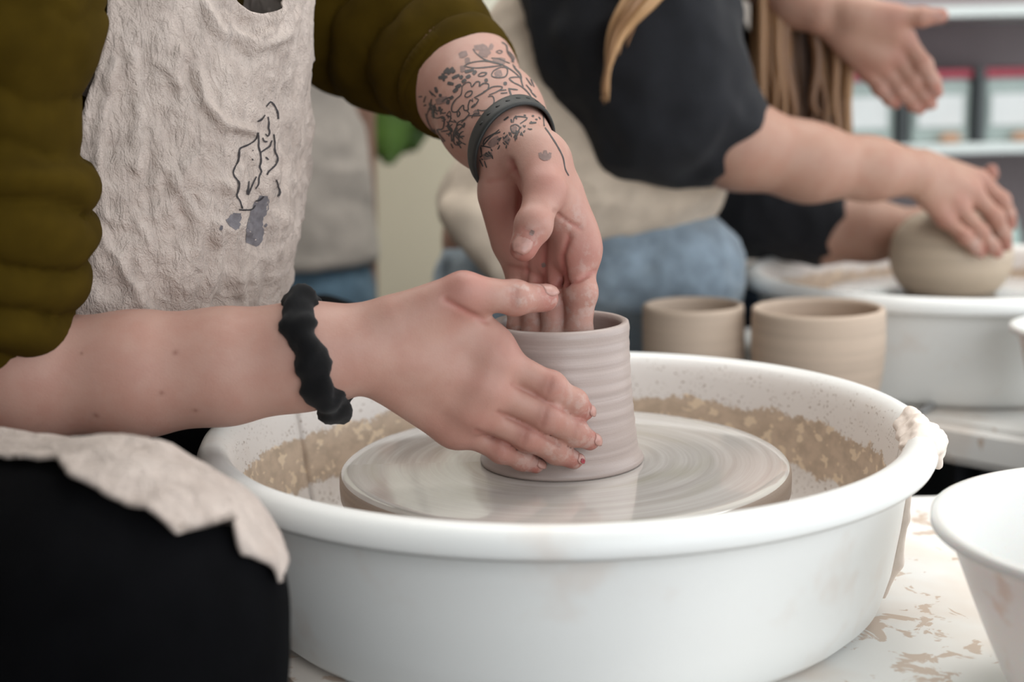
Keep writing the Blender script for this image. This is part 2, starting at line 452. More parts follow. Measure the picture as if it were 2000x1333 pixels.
def hair_mat():
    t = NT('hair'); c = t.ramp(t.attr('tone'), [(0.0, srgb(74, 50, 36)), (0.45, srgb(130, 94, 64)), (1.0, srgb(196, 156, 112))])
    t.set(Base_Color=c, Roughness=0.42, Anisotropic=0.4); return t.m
M['hair'] = hair_mat()
M['wall'] = plain('wall_paint', srgb(216, 214, 202), 0.9, 0.02, 4)
M['wall_dim'] = plain('low_bounce_wall_paint', srgb(140, 136, 130), 0.9, 0.02, 4)  # unseen left and front walls, darkened to cut the light they bounce back
M['wall_cream'] = plain('cream_paint', srgb(222, 213, 190), 0.85, 0.02, 4)
M['floor'] = plain('floor_vinyl', srgb(74, 68, 64), 0.6, 0.1, 6)
M['ceiling'] = plain('ceiling_paint', srgb(235, 235, 232), 0.9, 0.02, 3)
M['frame_white'] = plain('window_frame_paint', srgb(236, 236, 234), 0.5, 0.02, 8)
M['shelf'] = plain('shelf_enamel', srgb(214, 222, 220), 0.5, 0.03, 8)
M['shelf_back'] = plain('taupe_board', srgb(140, 128, 130), 0.85, 0.05, 6)
M['charcoal'] = plain('charcoal_metal', srgb(52, 58, 60), 0.5, 0.06, 20)
M['burgundy'] = plain('burgundy_lid', srgb(150, 34, 58), 0.45, 0.06, 20)
M['bin'] = plain('frosted_bin', srgb(150, 164, 160), 0.4, 0.06, 14)
M['paper'] = plain('paper_label', srgb(214, 218, 218), 0.8, 0.03, 20)
M['wood'] = plain('pale_wood', srgb(188, 148, 118), 0.6, 0.12, 60)
M['dark_wood'] = plain('dark_wood', srgb(58, 44, 38), 0.6, 0.15, 30)
M['leaf'] = plain('leaf_green', srgb(72, 104, 34), 0.5, 0.2, 20)
M['terracotta'] = plain('terracotta', srgb(164, 98, 70), 0.8, 0.08, 30)
M['navy'] = plain('navy_enamel', srgb(22, 26, 36), 0.5, 0.05, 10)
M['glaze_green'] = plain('pale_green_glass', srgb(176, 200, 192), 0.3, 0.08, 16)
M['grey_tool'] = plain('grey_plastic', srgb(150, 150, 150), 0.5, 0.05, 40)
def glass_mat():
    t = NT('window_glass'); t.set(Base_Color=(1, 1, 1, 1), Roughness=0.0, Transmission_Weight=1.0, IOR=1.45); return t.m
M['glass'] = glass_mat()
M['lamp'] = NT('panel_diffuser').set(Base_Color=(1, 1, 1, 1), Emission_Color=(1, 0.97, 0.93, 1), Emission_Strength=3.0).m

# ------------------------------------------------------------------ the room
struct(box('floor', (RX0, RY0, -0.05), (RX1, RY1, 0), M['floor']))
struct(box('ceiling', (RX0, RY0, RH), (RX1, RY1, RH + 0.05), M['ceiling']))
struct(box('wall_back', (RX0 - 0.1, RY1, 0), (RX1 + 0.1, RY1 + 0.1, RH), M['wall']))
struct(box('wall_left', (RX0 - 0.1, RY0, 0), (RX0, RY1, RH), M['wall_dim']))
def windowed_wall(name, axis, c0, c1, a0, a1, w0, w1, z0, z1):
    """one wall with an opening from w0 to w1 along it"""
    bm = bmesh.new()
    for (s, e, zz0, zz1) in ((a0, w0, 0, RH), (w1, a1, 0, RH), (w0, w1, 0, z0), (w0, w1, z1, RH)):
        r = bmesh.ops.create_cube(bm, size=1)
        for v in r['verts']:
            t = (s + e)/2 + v.co.x*(e - s); c = (c0 + c1)/2 + v.co.y*(c1 - c0); z = (zz0 + zz1)/2 + v.co.z*(zz1 - zz0)
            v.co = (c, t, z) if axis == 'x' else (t, c, z)
    return struct(bm_obj(name, bm, M['wall'] if axis == 'x' else M['wall_dim']))
windowed_wall('wall_right', 'x', RX1, RX1 + 0.1, RY0, RY1, -2.15, 1.45, 0.12, 2.42)
windowed_wall('wall_front', 'y', RY0 - 0.1, RY0, RX0 - 0.1, RX1 + 0.1, 0.10, 2.20, 0.12, 2.42)
def window(name, axis, c, w0, w1, z0, z1, n):
    root = struct(empty(name, (c, (w0+w1)/2, z0) if axis == 'x' else ((w0+w1)/2, c, z0)))
    def b(nm, s, e, zz0, zz1, mat, d=0.03):
        lo = (c - d, s, zz0) if axis == 'x' else (s, c - d, zz0); hi = (c + d, e, zz1) if axis == 'x' else (e, c + d, zz1)
        box(nm, lo, hi, mat, root)
    b('window_frame', w0, w1, z0, z0 + 0.05, M['frame_white']); b('window_frame', w0, w1, z1 - 0.05, z1, M['frame_white'])
    for i in range(n + 1):
        s = w0 + (w1 - w0 - 0.05)*i/n; b('mullion', s, s + 0.05, z0 + 0.05, z1 - 0.05, M['frame_white'])
        if i < n: b('pane', s + 0.05, w0 + (w1 - w0 - 0.05)*(i+1)/n, z0 + 0.05, z1 - 0.05, M['glass'], 0.003)
window('window_1', 'x', RX1 + 0.06, -2.15, 1.45, 0.12, 2.42, 3)
window('window_2', 'y', RY0 - 0.06, 0.10, 2.20, 0.12, 2.42, 2)

# ------------------------------------------------------------------ wheels
PAN_PROF = [(0.030, -0.072), (0.150, -0.072), (0.198, -0.070), (0.2055, -0.062), (0.2085, -0.045), (0.2130, -0.010), (0.2165, 0.012), (0.2185, 0.020),
            (0.2215, 0.0255), (0.2265, 0.0285), (0.2325, 0.0283), (0.2370, 0.0255), (0.2395, 0.0205), (0.2400, 0.0150), (0.2385, 0.0118), (0.2365, 0.0125),
            (0.2360, 0.0170), (0.2335, 0.0205), (0.2290, 0.0205), (0.2255, 0.0160), (0.2235, 0.0060), (0.2190, -0.030), (0.2140, -0.060), (0.2080, -0.080), (0.1990, -0.0885), (0.1850, -0.0895), (0.030, -0.0895)]
def pan_half(par, cx, cy, a0, a1, mat, label, seg=110, grow=0.0):
    prof = [(r + (grow if r > 0.1 else 0), z) for r, z in PAN_PROF]
    V, F, m, n = lathe_data(prof, cx, cy, WZ, math.radians(a0), math.radians(a1), seg)
    F += [tuple(range(m))[::-1], tuple((n-1)*m + j for j in range(m))]
    ins = [1.0 if j <= 7 else (0.5 if j == 8 else 0.0) for j in range(m)]*n
    o = mesh('pan_half', V, F, mat, par, attrs={'inside': ins}); o['label'] = label
    bm = bmesh.new(); bm.from_mesh(o.data); bmesh.ops.recalc_face_normals(bm, faces=bm.faces[:]); bm.to_mesh(o.data); bm.free()
    return o
def wheel_head(par, cx, cy):
    e = empty('wheel_head', (cx, cy, WZ - 0.03)); e.parent = par; e.location = Vector((cx, cy, WZ - 0.03)) - par.location
    prof = [(0.0, 0.0), (0.05, 0.0), (0.10, 0.0), (0.140, 0.0), (0.1462, -0.0004), (0.1485, -0.0018)]
    V, F, m, n = lathe_data(prof, 0, 0, 0, seg=128)
    o = mesh('slip_film', V, F, M['slip'], None); o.parent = e; o.location = (0, 0, 0.03); o['label'] = 'wet grey slip film with concentric rings'
    prof = [(0.1485, -0.0018), (0.1498, -0.0045), (0.1500, -0.010), (0.1497, -0.017), (0.1470, -0.0235), (0.12, -0.026), (0.02, -0.028), (0.02, -0.085), (0.0, -0.085)]
    V, F, m, n = lathe_data(prof, 0, 0, 0, seg=128)
    o = mesh('disc', V, F, M['bat_side'], None); o.parent = e; o.location = (0, 0, 0.03)
    return e

# first wheel
DECK = WZ - 0.09
w1 = tag(empty('pottery_wheel', (0.1, 0, 0)), 'white pottery wheel in front with a wet round spinning head', 'pottery wheel')
deck_poly = [(-0.10, 0.195), (-0.165, 0.165), (-0.205, 0.10), (-0.215, 0.0), (-0.205, -0.09), (-0.165, -0.16), (-0.09, -0.205), (0.02, -0.235), (0.12, -0.30), (0.20, -0.36), (0.85, -0.36), (0.85, 0.16), (0.835, 0.185), (0.81, 0.195)]
prism('deck', deck_poly[::-1], DECK - 0.045, DECK, M['deck'], w1, 0.008)
wheel_head(w1, 0, 0)
box('motor_housing', (-0.10, -0.14, 0.12), (0.60, 0.14, DECK - 0.045), M['navy'], w1, 0.02)
for x, y in ((-0.05, -0.14), (-0.05, 0.14), (0.75, -0.25), (0.75, 0.14)):
    box('leg', (x - 0.02, y - 0.02, 0), (x + 0.02, y + 0.02, DECK - 0.045), M['charcoal'], w1, 0.004)
pan = tag(empty('splash_pan', (0, 0, DECK)), 'large white splash pan round the spinning wheel, tan clay spatter inside', 'splash pan')
pan_half(pan, 0, 0, -11.6, 152.6, M['pan'], 'far half of the pan', 120)
pan_half(pan, 0, 0, 153.2, 348.0, M['pan'], 'near half of the pan', 150)
# seam on the right: overlapping lip caked with clay
def pan_blob(name, cones, h, mat, par, amp=0.002, fr=120):
    lo, hi = bounds([c[0] for c in cones] + [c[1] for c in cones], 0.03)
    fd = Field(lo, hi, h); F = fd.new()
    for a, b, ra, rb in cones: fd.cone(F, a, b, ra, rb, 0.006)
    V, Q = fd.mesh(F); N = normals(V, Q); V = V + N*(amp*fbm(V*fr, 3))[:, None]
    return mesh(name, V, Q, mat, par)
def pang(a, r, z): return Vector((r*math.cos(math.radians(a)), r*math.sin(math.radians(a)), WZ + z))
M['clay_caked'] = plain('caked_clay', srgb(238, 224, 213), 0.55, 0.06, 60, 0.3, 300)
cr = []
for a_ in range(-19, -2, 2):
    w_ = 0.0048 + 0.0016*math.sin(a_*2.1) - 0.00012*(a_ + 11)**2*0.25
    cr += [(pang(a_, 0.2195, 0.0215), pang(a_ + 1, 0.229, 0.0262), w_*0.8, w_), (pang(a_ + 1, 0.229, 0.0262), pang(a_, 0.2385, 0.0195), w_, w_)]
    if a_ > -16: cr.append((pang(a_, 0.2390, 0.018), pang(a_ - 0.5, 0.2400, 0.009 + 0.003*math.sin(a_*1.7)), w_, w_*0.7))
o = pan_blob('clay_crust', cr, 0.0016, M['clay_caked'], pan, 0.0030, 110)
o['label'] = 'pale clay crust over the seam'
o = pan_blob('clay_drip', [(pang(-13, 0.2255, 0.008), pang(-13.5, 0.2215, -0.03), 0.0022, 0.0020), (pang(-13.5, 0.2215, -0.03), pang(-14, 0.2165, -0.06), 0.0020, 0.0036), (pang(-14, 0.2165, -0.06), pang(-14.5, 0.209, -0.082), 0.0036, 0.002)], 0.0012, M['clay_caked'], pan, 0.0006)

# second wheel
C2 = (0.474, 0.67)
w2 = tag(empty('pottery_wheel', (C2[0], C2[1], 0)), 'second white pottery wheel behind, with a round clay form on it', 'pottery wheel')
deck2 = [(0.03, 0.42), (0.06, 0.385), (0.30, 0.375), (0.335, 0.44), (0.37, 0.447), (0.446, 0.371), (0.478, 0.325), (0.52, 0.305), (1.25, 0.30), (1.25, 1.0), (0.30, 1.0), (0.245, 0.92), (0.235, 0.60), (0.05, 0.57)]
prism('deck', deck2, DECK - 0.042, DECK, M['deck_far'], w2, 0.008)
wheel_head(w2, *C2)
box('motor_housing', (0.42, 0.47, 0.10), (1.1, 0.95, DECK - 0.042), M['navy'], w2, 0.02)
for x, y in ((0.33, 0.55), (0.33, 0.95), (1.2, 0.38), (1.2, 0.95)):
    box('leg', (x - 0.02, y - 0.02, 0), (x + 0.02, y + 0.02, DECK - 0.042), M['charcoal'], w2, 0.004)
pan2 = tag(empty('splash_pan', (C2[0], C2[1], DECK)), 'white splash pan of the wheel behind, clay-stained inside', 'splash pan')
pan_half(pan2, *C2, 0, 179.4, M['pan2'], 'far half of the pan', 70)
pan_half(pan2, *C2, 180, 359.4, M['pan2'], 'near half of the pan', 70)

# ------------------------------------------------------------------ clay forms
def pot_profile(outer, wall, floor_t, lip):
    """outer: list of (r, z) going up; returns closed outer+inner profile"""
    pr = [(0.0, outer[0][1])] + list(outer)
    rt, zt = outer[-1]
    pr += [(rt - wall*0.12, zt + lip*0.7), (rt - wall*0.5, zt + lip), (rt - wall*0.88, zt + lip*0.7)]
    for r, z in reversed(outer):
        if z > outer[0][1] + floor_t: pr.append((r - wall, z))
    pr += [(outer[0][0] - wall*1.8, outer[0][1] + floor_t), (0.0, outer[0][1] + floor_t)]
    return pr
def ridges(amp, pitch, ph=0.0):
    def w(a, r, z):
        return (amp*math.sin(2*math.pi*(z/pitch) + a + ph) + amp*0.7*math.sin(2*math.pi*z/(pitch*0.43) - a*1.0), 0) if r > 0.03 else (0, 0)
    return w
PX = -0.0016
out = [(0.0540, 0.0), (0.0547, 0.0015), (0.0542, 0.0035), (0.0524, 0.0055), (0.0513, 0.0085)]
for i in range(40):
    t = i/39; out.append((0.0510 - 0.0052*t - 0.0012*math.sin(math.pi*t) + 0.0006*math.exp(-((1-t)/0.04)**2), 0.010 + 0.0810*t))
pot = lathe('clay_cylinder', pot_profile(out, 0.0055, 0.006, 0.0035), PX, 0, WZ + 0.0002, M['clay_wet'], None, 120, ridges(0.00016, 0.0085))
tag(pot, 'tall wet clay cylinder being thrown between two hands', 'clay pot')
def clay_pot(px, wpx, top_y, bot_y, Y, label, belly, taper, wall=0.006):
    c = P(px, top_y, Y); d = (c - CAM_LOC).dot(CAM_ROT @ Vector((0, 0, -1)))
    R = wpx/2*d/FPX; H = c.z - DECK
    o = []
    for i in range(26):
        t = i/25; o.append((R*(taper + (1 - taper)*(1 - (1 - t)**2.2) + belly*math.sin(math.pi*t)), H*t))
    o[0] = (o[0][0] - 0.004, 0.0); o.insert(1, (o[0][0] + 0.003, 0.0015))
    return tag(lathe('clay_pot', pot_profile(o, wall, 0.008, 0.003), c.x, Y, DECK + 0.0002, M['clay_dry'], None, 80, ridges(0.0003, 0.011, px)), label, 'clay pot')
clay_pot(1354, 197, 600, 700, 0.48, 'smaller straight-sided clay cup standing behind the front pan', 0.015, 0.97)
clay_pot(1598, 256, 606, 766, 0.435, 'wider rounded clay bowl beside the smaller cup', 0.03, 0.80)
# round closed form on the second wheel
oo = []
for i in range(40):
    t = i/39; a = -0.50*math.pi*0.62 + t*math.pi*0.86
    oo.append((max(0.0672*math.cos(a*0.93)**0.75, 0.001) if math.cos(a*0.93) > 0 else 0.001, 0.045 + 0.048*math.sin(a)/0.95))
z0 = oo[0][1]; oo = [(r, z - z0) for r, z in oo]
prof2 = [(0.0, 0.0)] + oo + [(oo[-1][0] - 0.006, oo[-1][1] - 0.001)] + [(max(r - 0.006, 0.002), z) for r, z in reversed(oo) if z > 0.008] + [(0.0, 0.008)]
tag(lathe('clay_form', prof2, P(1857, 490, C2[1]).x, C2[1], WZ + 0.0002, M['clay_far'], None, 72, ridges(0.0003, 0.012)), 'round-shouldered clay vessel on the wheel behind', 'clay pot')

# plastic bowls
def bowl(cx, cy, R, zr, label, taper=0.62):
    H = zr - DECK
    o = [(R*(taper + (1 - taper)*(t**0.85)), H*t) for t in [i/14 for i in range(15)]]
    o[0] = (o[0][0] - 0.006, 0); o.insert(1, (o[0][0] + 0.004, 0.002))
    pr = [(0.0, 0.0)] + o[:-1] + [(R + 0.001, H - 0.008), (R + 0.006, H - 0.006), (R + 0.006, H - 0.001), (R + 0.002, H), (R - 0.002, H - 0.002)] + [(r - 0.0025, z) for r, z in reversed(o[2:-1])] + [(o[0][0], 0.0035), (0.0, 0.0035)]
    return tag(lathe('water_bowl', pr, cx, cy, DECK + 0.0002, M['bowl'], None, 90), label, 'bowl')
bowl(0.308, -0.205, 0.112, WZ + 0.014, 'blurred white plastic bowl in the near right corner of the front deck')
bowl(0.500, 0.350, 0.070, WZ + 0.017, 'white plastic bowl beside the pan of the wheel behind')
# a grey tool lying on the second deck
a = P(1797, 803, 0.455); a.z = DECK + 0.004; b = P(1832, 792, 0.50); b.z = DECK + 0.004
def tube_data(pts, rad, seg=10):
    V = []; n = len(pts)
    for i, p in enumerate(pts):
        p = Vector(p); d = (Vector(pts[min(i+1, n-1)]) - Vector(pts[max(i-1, 0)])).normalized()
        u = d.orthogonal().normalized() if i == 0 else (u - d*u.dot(d)).normalized()
        w = d.cross(u); r = rad[i] if isinstance(rad, (list, tuple)) else rad
        for k in range(seg):
            t = 2*math.pi*k/seg; V.append(p + (u*math.cos(t) + w*math.sin(t))*r)
    F = [(i*seg + k, i*seg + (k+1) % seg, (i+1)*seg + (k+1) % seg, (i+1)*seg + k) for i in range(n-1) for k in range(seg)]
    F += [tuple(range(seg))[::-1], tuple((n-1)*seg + k for k in range(seg))]
    return V, F
def tube(name, pts, rad, mat, par=None, seg=10):
    V, F = tube_data(pts, rad, seg); return mesh(name, V, F, mat, par)
tag(tube('modelling_tool', [a, a.lerp(b, 0.15), a.lerp(b, 0.6), b], [0.0015, 0.0035, 0.0038, 0.0012], M['grey_tool']), 'thin grey tool lying on the deck behind', 'tool')

# ------------------------------------------------------------------ shelves and things at the back
def shelf_pt(px, py, Y): return P(px, py, Y)
YS = 1.62
sh = empty('shelving_unit', (1.0, YS, 0)); tag(sh, 'white shelving unit with taupe back at the far right', 'shelving')
zl = P(1880, 281, YS).z; zu = P(1880, 12, YS).z; xl, xr = P(1500, 281, YS).x, P(2000, 281, YS).x + 0.55
for z in (zl, zu, zl - 0.30): box('shelf_board', (xl, YS, z - 0.018), (xr, YS + 0.36, z), M['shelf'], sh, 0.002)
box('back_panel', (xl, YS + 0.36, 0), (xr, YS + 0.375, zu + 0.3), M['shelf_back'], sh)
for x in (xl - 0.02, xr): box('upright', (x, YS, 0), (x + 0.02, YS + 0.375, zu + 0.3), M['shelf'], sh)
dz = zu - zl
xs = [P(p, 200, YS).x for p in (1640, 1790, 1935)]
for i, x in enumerate(xs):
    w = xs[1] - xs[0]; e = empty('storage_box', (x, YS + 0.03, zl))
    x0, x1 = x, x + w*0.77
    tag(e, ['frosted storage box with burgundy lid, partly behind the long hair', 'frosted storage box with burgundy lid behind the pointing fingers',
            'frosted storage box with burgundy lid at the right edge of the shelf'][i], 'storage box', 'boxes on the middle shelf')
    ztop = P(1850, 137, YS).z
    box('bin', (x0, YS + 0.03, zl + 0.0005), (x1, YS + 0.32, ztop - 0.016), M['bin'], e, 0.004)
    box('lid', (x0 - 0.003, YS + 0.026, ztop - 0.016), (x1 + 0.003, YS + 0.324, ztop), M['burgundy'], e, 0.003)
    box('label_card', (x0 + 0.012, YS + 0.0285, zl + 0.030), (x1 - 0.012, YS + 0.03, zl + 0.085), M['paper'], e)
    tag(box('shelf_divider', (x1 + 0.006, YS + 0.015, zl + 0.0005), (x1 + 0.006 + w*0.115, YS + 0.33, ztop + 0.002), M['charcoal'], None, 0.002),
        ['black divider standing between the hair and the first box', 'black divider between the two boxes left of the picture edge', 'black divider beside the box at the right edge'][i], 'divider', 'dividers on the middle shelf')
for k, (px, lab) in enumerate(((1860, 'pale wooden block on the shelf in front of the middle box'), (2002, 'pale wooden block at the right edge of the shelf'))):
    p = P(px, 262, YS); x = p.x
    tag(box('wooden_block', (x - 0.022, YS + 0.002, zl + 0.0005), (x + 0.022, YS + 0.022, zl + 0.018), M['wood'], None, 0.007), lab, 'block')
for k, lab in enumerate(('pale green jar on the low shelf under the raised forearm', 'pale green jar on the low shelf left of the knuckles', 'pale green jar on the low shelf behind the fingertips', 'pale green jar on the low shelf at the right edge')):
    x = P(1700 + k*98, 400, YS).x
    pr = [(0, 0), (0.034, 0), (0.037, 0.004), (0.037, 0.125), (0.030, 0.14), (0.030, 0.155), (0.027, 0.155), (0.027, 0.14), (0.033, 0.125), (0.033, 0.006), (0, 0.006)]
    tag(lathe('glass_jar', pr, x, YS + 0.10, zl - 0.30 + 0.0005, M['glaze_green'], None, 28), lab, 'jar', 'jars on the low shelf')
# board on the back wall further left
p0, p1 = P(940, 40, 1.95), P(1130, 30, 1.95)
ws = tag(empty('wall_shelf', (p0.x, 2.0, p0.z)), 'white wall shelf behind the seated potter', 'shelf')
box('shelf_board', (p0.x, 1.93, p0.z - 0.022), (p1.x + 0.25, RY1, p0.z), M['shelf'], ws, 0.002)
for x in (p0.x + 0.06, p1.x + 0.15): box('bracket', (x, 2.0, p0.z - 0.12), (x + 0.02, RY1, p0.z - 0.022), M['shelf'], ws)
# cream cupboard behind
p0, p1 = P(722, 400, 1.80), P(905, 400, 1.80)
cb = tag(empty('cupboard', (p0.x, 1.8, 0)), 'tall cream cupboard between the standing person and the seated potter', 'cupboard')
ztop = P(800, 300, 1.8).z + 0.25
box('carcass', (p0.x - 0.3, 1.82, 0.0), (p1.x, 2.14, ztop), M['wall_cream'], cb, 0.004)
box('door', (p0.x + 0.005, 1.80, 0.06), (p1.x - 0.006, 1.82, ztop - 0.02), M['wall_cream'], cb, 0.003)
box('door', (p0.x - 0.29, 1.80, 0.06), (p0.x - 0.005, 1.82, ztop - 0.02), M['wall_cream'], cb, 0.003)
# leafy plant hanging over the cupboard
def leaf_mesh(name, base, tip, width, droop, mat, par):
    base, tip = Vector(base), Vector(tip); d = tip - base; L = d.length; d.normalize()
    s = Vector((d.z, 0, -d.x)).normalized() if abs(d.y) < 0.9 else Vector((1, 0, 0)); nn = d.cross(s).normalized()
    V = []; nu, nv = 12, 7
    for i in range(nu):
        t = i/(nu-1); w = width*math.sin(math.pi*min(1, t*0.97 + 0.02))**0.7
        for j in range(nv):
            q = (j/(nv-1) - 0.5)*2
            V.append(base + d*(L*t) + s*(q*w/2) + nn*(0.12*width*abs(q) - 0.25*droop*L*t*t) )
    V2, F = sheet(name, np.array([list(v) for v in V]), nu, nv, 0.0012, mat)
    return mesh(name, V2, F, mat, par)
pl = tag(empty('potted_plant', P(770, 120, 1.45)), 'broad dark-green leafy plant beside the standing person', 'plant')
pb = P(770, 60, 1.45)
for k, (bx, by, tx, ty, w) in enumerate(((770, 20, 758, 322, 0.115), (790, 40, 838, 262, 0.095), (745, 40, 722, 318, 0.085), (775, 20, 806, 296, 0.11), (800, 40, 862, 190, 0.075), (745, 30, 700, 250, 0.08), (780, 40, 745, 220, 0.10), (785, 20, 826, 210, 0.10), (765, 60, 735, 290, 0.09), (790, 60, 790, 300, 0.10))):
    leaf_mesh('leaf', P(bx, by, 1.45 + 0.012*k), P(tx, ty, 1.41 + 0.012*k), w, 0.1, M['leaf'], pl)
pp = P(772, 40, 1.47)
lathe('plant_pot', [(0, 0), (0.05, 0), (0.062, 0.09), (0.066, 0.09), (0.066, 0.105), (0.058, 0.105), (0.056, 0.09), (0, 0.085)], pp.x, 1.47, pp.z - 0.06, M['terracotta'], pl, 36)
tube('hanger_cord', [(pp.x, 1.47, pp.z + 0.02), (pp.x, 1.47, RH)], 0.003, M['charcoal'], pl)

# ------------------------------------------------------------------ people
def PX3(t): return (P(t[0], t[1], t[2]), t[3])
def chain(fd, F, pts, k, flat=None):
    q = [PX3(t) if not isinstance(t[0], Vector) else t for t in pts]
    for (a, ra), (b, rb) in zip(q, q[1:]): fd.cone(F, a, b, ra, rb, k, flat=flat)
def arm_mesh(arm, bases, fingers, thumb, extras, h, moles=(), flush_shade=(), clay_pts=()):
    """forearm, palm, four fingers and a thumb as one surface"""
    A = [PX3(t) for t in arm]; B = [PX3(t) for t in bases]; Fg = [[PX3(t) for t in f] for f in fingers]; T = [PX3(t) for t in thumb]
    E = [(PX3(a), PX3(b)) for a, b in extras]
    pts = [p for p, r in A + B + T + [x for f in Fg for x in f]]
    lo, hi = bounds(pts, 0.05); fd = Field(lo, hi, h)
    palm = fd.new()
    for (a, ra), (b, rb) in zip(A, A[1:]): fd.cone(palm, a, b, ra, rb, 0.02)
    for (b, rb), f in zip(B, Fg): fd.cone(palm, b, f[0][0], rb, f[0][1]*0.97, 0.009)
    for (a, ra), (b, rb) in E: fd.cone(palm, a, b, ra, rb, 0.014)
    # metacarpal of the thumb belongs to the palm
    fd.cone(palm, T[0][0], T[1][0], T[0][1], T[1][1], 0.014)
    dig = fd.new()
    for f in Fg + [T[1:]]:
        g = fd.new()
        f = [(f[0][0], min(f[0][1], f[1][1]*1.10))] + list(f[1:])
        for (a, ra), (b, rb) in zip(f, f[1:]): fd.cone(g, a, b, ra, rb, 0.0035)
        for (a, ra) in f[1:-1]: fd.cone(g, a, a, ra*1.035, ra*1.035, 0.004)
        dig = smin(dig, g, 0.0006)
    F = smin(palm, dig, 0.0060)
    V, Q = fd.mesh(F, 2)
    fl = np.zeros(len(V)); cl = np.zeros(len(V)); mo = np.zeros(len(V))
    def spot(arr, c, s, w): np.maximum(arr, w*np.exp(-((V - np.array(c))**2).sum(1)/(s*s)), out=arr)
    for f in Fg + [T[1:]]:
        spot(fl, f[0][0], 0.016, 0.75); spot(fl, f[1][0], 0.012, 0.7); spot(fl, f[-1][0], 0.015, 0.95)
        if len(f) > 3: spot(fl, f[2][0], 0.010, 0.4)
        for q in f[2:]: spot(cl, q[0], 0.016, 0.75)
    for c, s, w in clay_pts: spot(cl, c, s, w)
    for c, s, w in flush_shade: spot(fl, c, s, w)
    for c, s in moles:
        d = ((V - np.array(P(*c)))**2).sum(1); i = d.argmin(); spot(mo, V[i], s, 0.7 if s < 0.003 else 0.3)
    return V, Q, {'flush_shade': fl, 'clay': cl, 'mole': mo}
def carve(mesh3, lines):
    """press creases (photo-pixel polylines) into the side of a surface that faces the camera"""
    V, Q, A = mesh3; N = normals(V, Q); c = np.array(list(CAM_LOC)); vd = c - V; vd /= np.linalg.norm(vd, axis=1)[:, None]
    R = np.array(CAM_ROT.transposed()); q = (V - c) @ R.T; px = np.stack([1000 + FPX*q[:, 0]/-q[:, 2], 666.5 - FPX*q[:, 1]/-q[:, 2]], 1)
    face = np.clip((N*vd).sum(1)*3, 0, 1)
    D = np.zeros(len(V))
    for pts, y0, y1, mm, w in lines:
        a = np.array(pts, float); best = np.full(len(V), 1e9)
        for s0, s1 in zip(a, a[1:]):
            e = s1 - s0; t = np.clip(((px - s0) @ e)/(e @ e), 0, 1); best = np.minimum(best, np.linalg.norm(px - s0 - t[:, None]*e, axis=1))
        D += mm*0.001*np.exp(-(best/w)**2)*face*((V[:, 1] > y0) & (V[:, 1] < y1))
    V = V - N*D[:, None]
    A['flush_shade'] = np.clip(A['flush_shade'] + D*260, 0, 1)  # shade of the carved creases put into the skin colour, beside the real flush
    return V, Q, A
def soft(lo, hi, h, build, disp=None, clip_low=None):
    fd = Field(lo, hi, h); F = fd.new(); build(fd, F)
    if clip_low is not None: F = np.maximum(F, (clip_low - fd.ax[2])[None, None, :])
    V, Q = fd.mesh(F, 1)
    if disp is not None:
        for _ in range(1): V = V + normals(V, Q)*disp(V)[:, None]
    return V, Q
def nail(name, tip, prev, r, dorsal, mat, par, L=0.0100, W=0.80, back=0.0055):
    tip, prev, dorsal = Vector(tip), Vector(prev), Vector(dorsal)
    d = (tip - prev).normalized(); n = (dorsal - d*dorsal.dot(d)).normalized(); s = d.cross(n)
    V = []; nu, nv = 7, 7
    for i in range(nu):
        u = i/(nu-1); x = -back + L*u
        for j in range(nv):
            q = (j/(nv-1) - 0.5)*2
            ang = q*W*(math.sin(math.pi*(0.18 + 0.70*u))**0.5 if u > 0.0 else 0.7)
            rr = r + 0.0004 if x < 0 else math.sqrt(max((r + 0.0006)**2 - (0.75*x)**2, 1e-8))
            V.append(list(tip + d*x + n*(rr*math.cos(ang)) + s*(rr*math.sin(ang))))
    V2, F = sheet(name, np.array(V), nu, nv, -0.0004, mat)
    return mesh(name, V2, F, mat, par)
def surf_tree(V, Q): return BVHTree.FromPolygons([Vector(v) for v in V.tolist()], [tuple(q) for q in Q.tolist()])
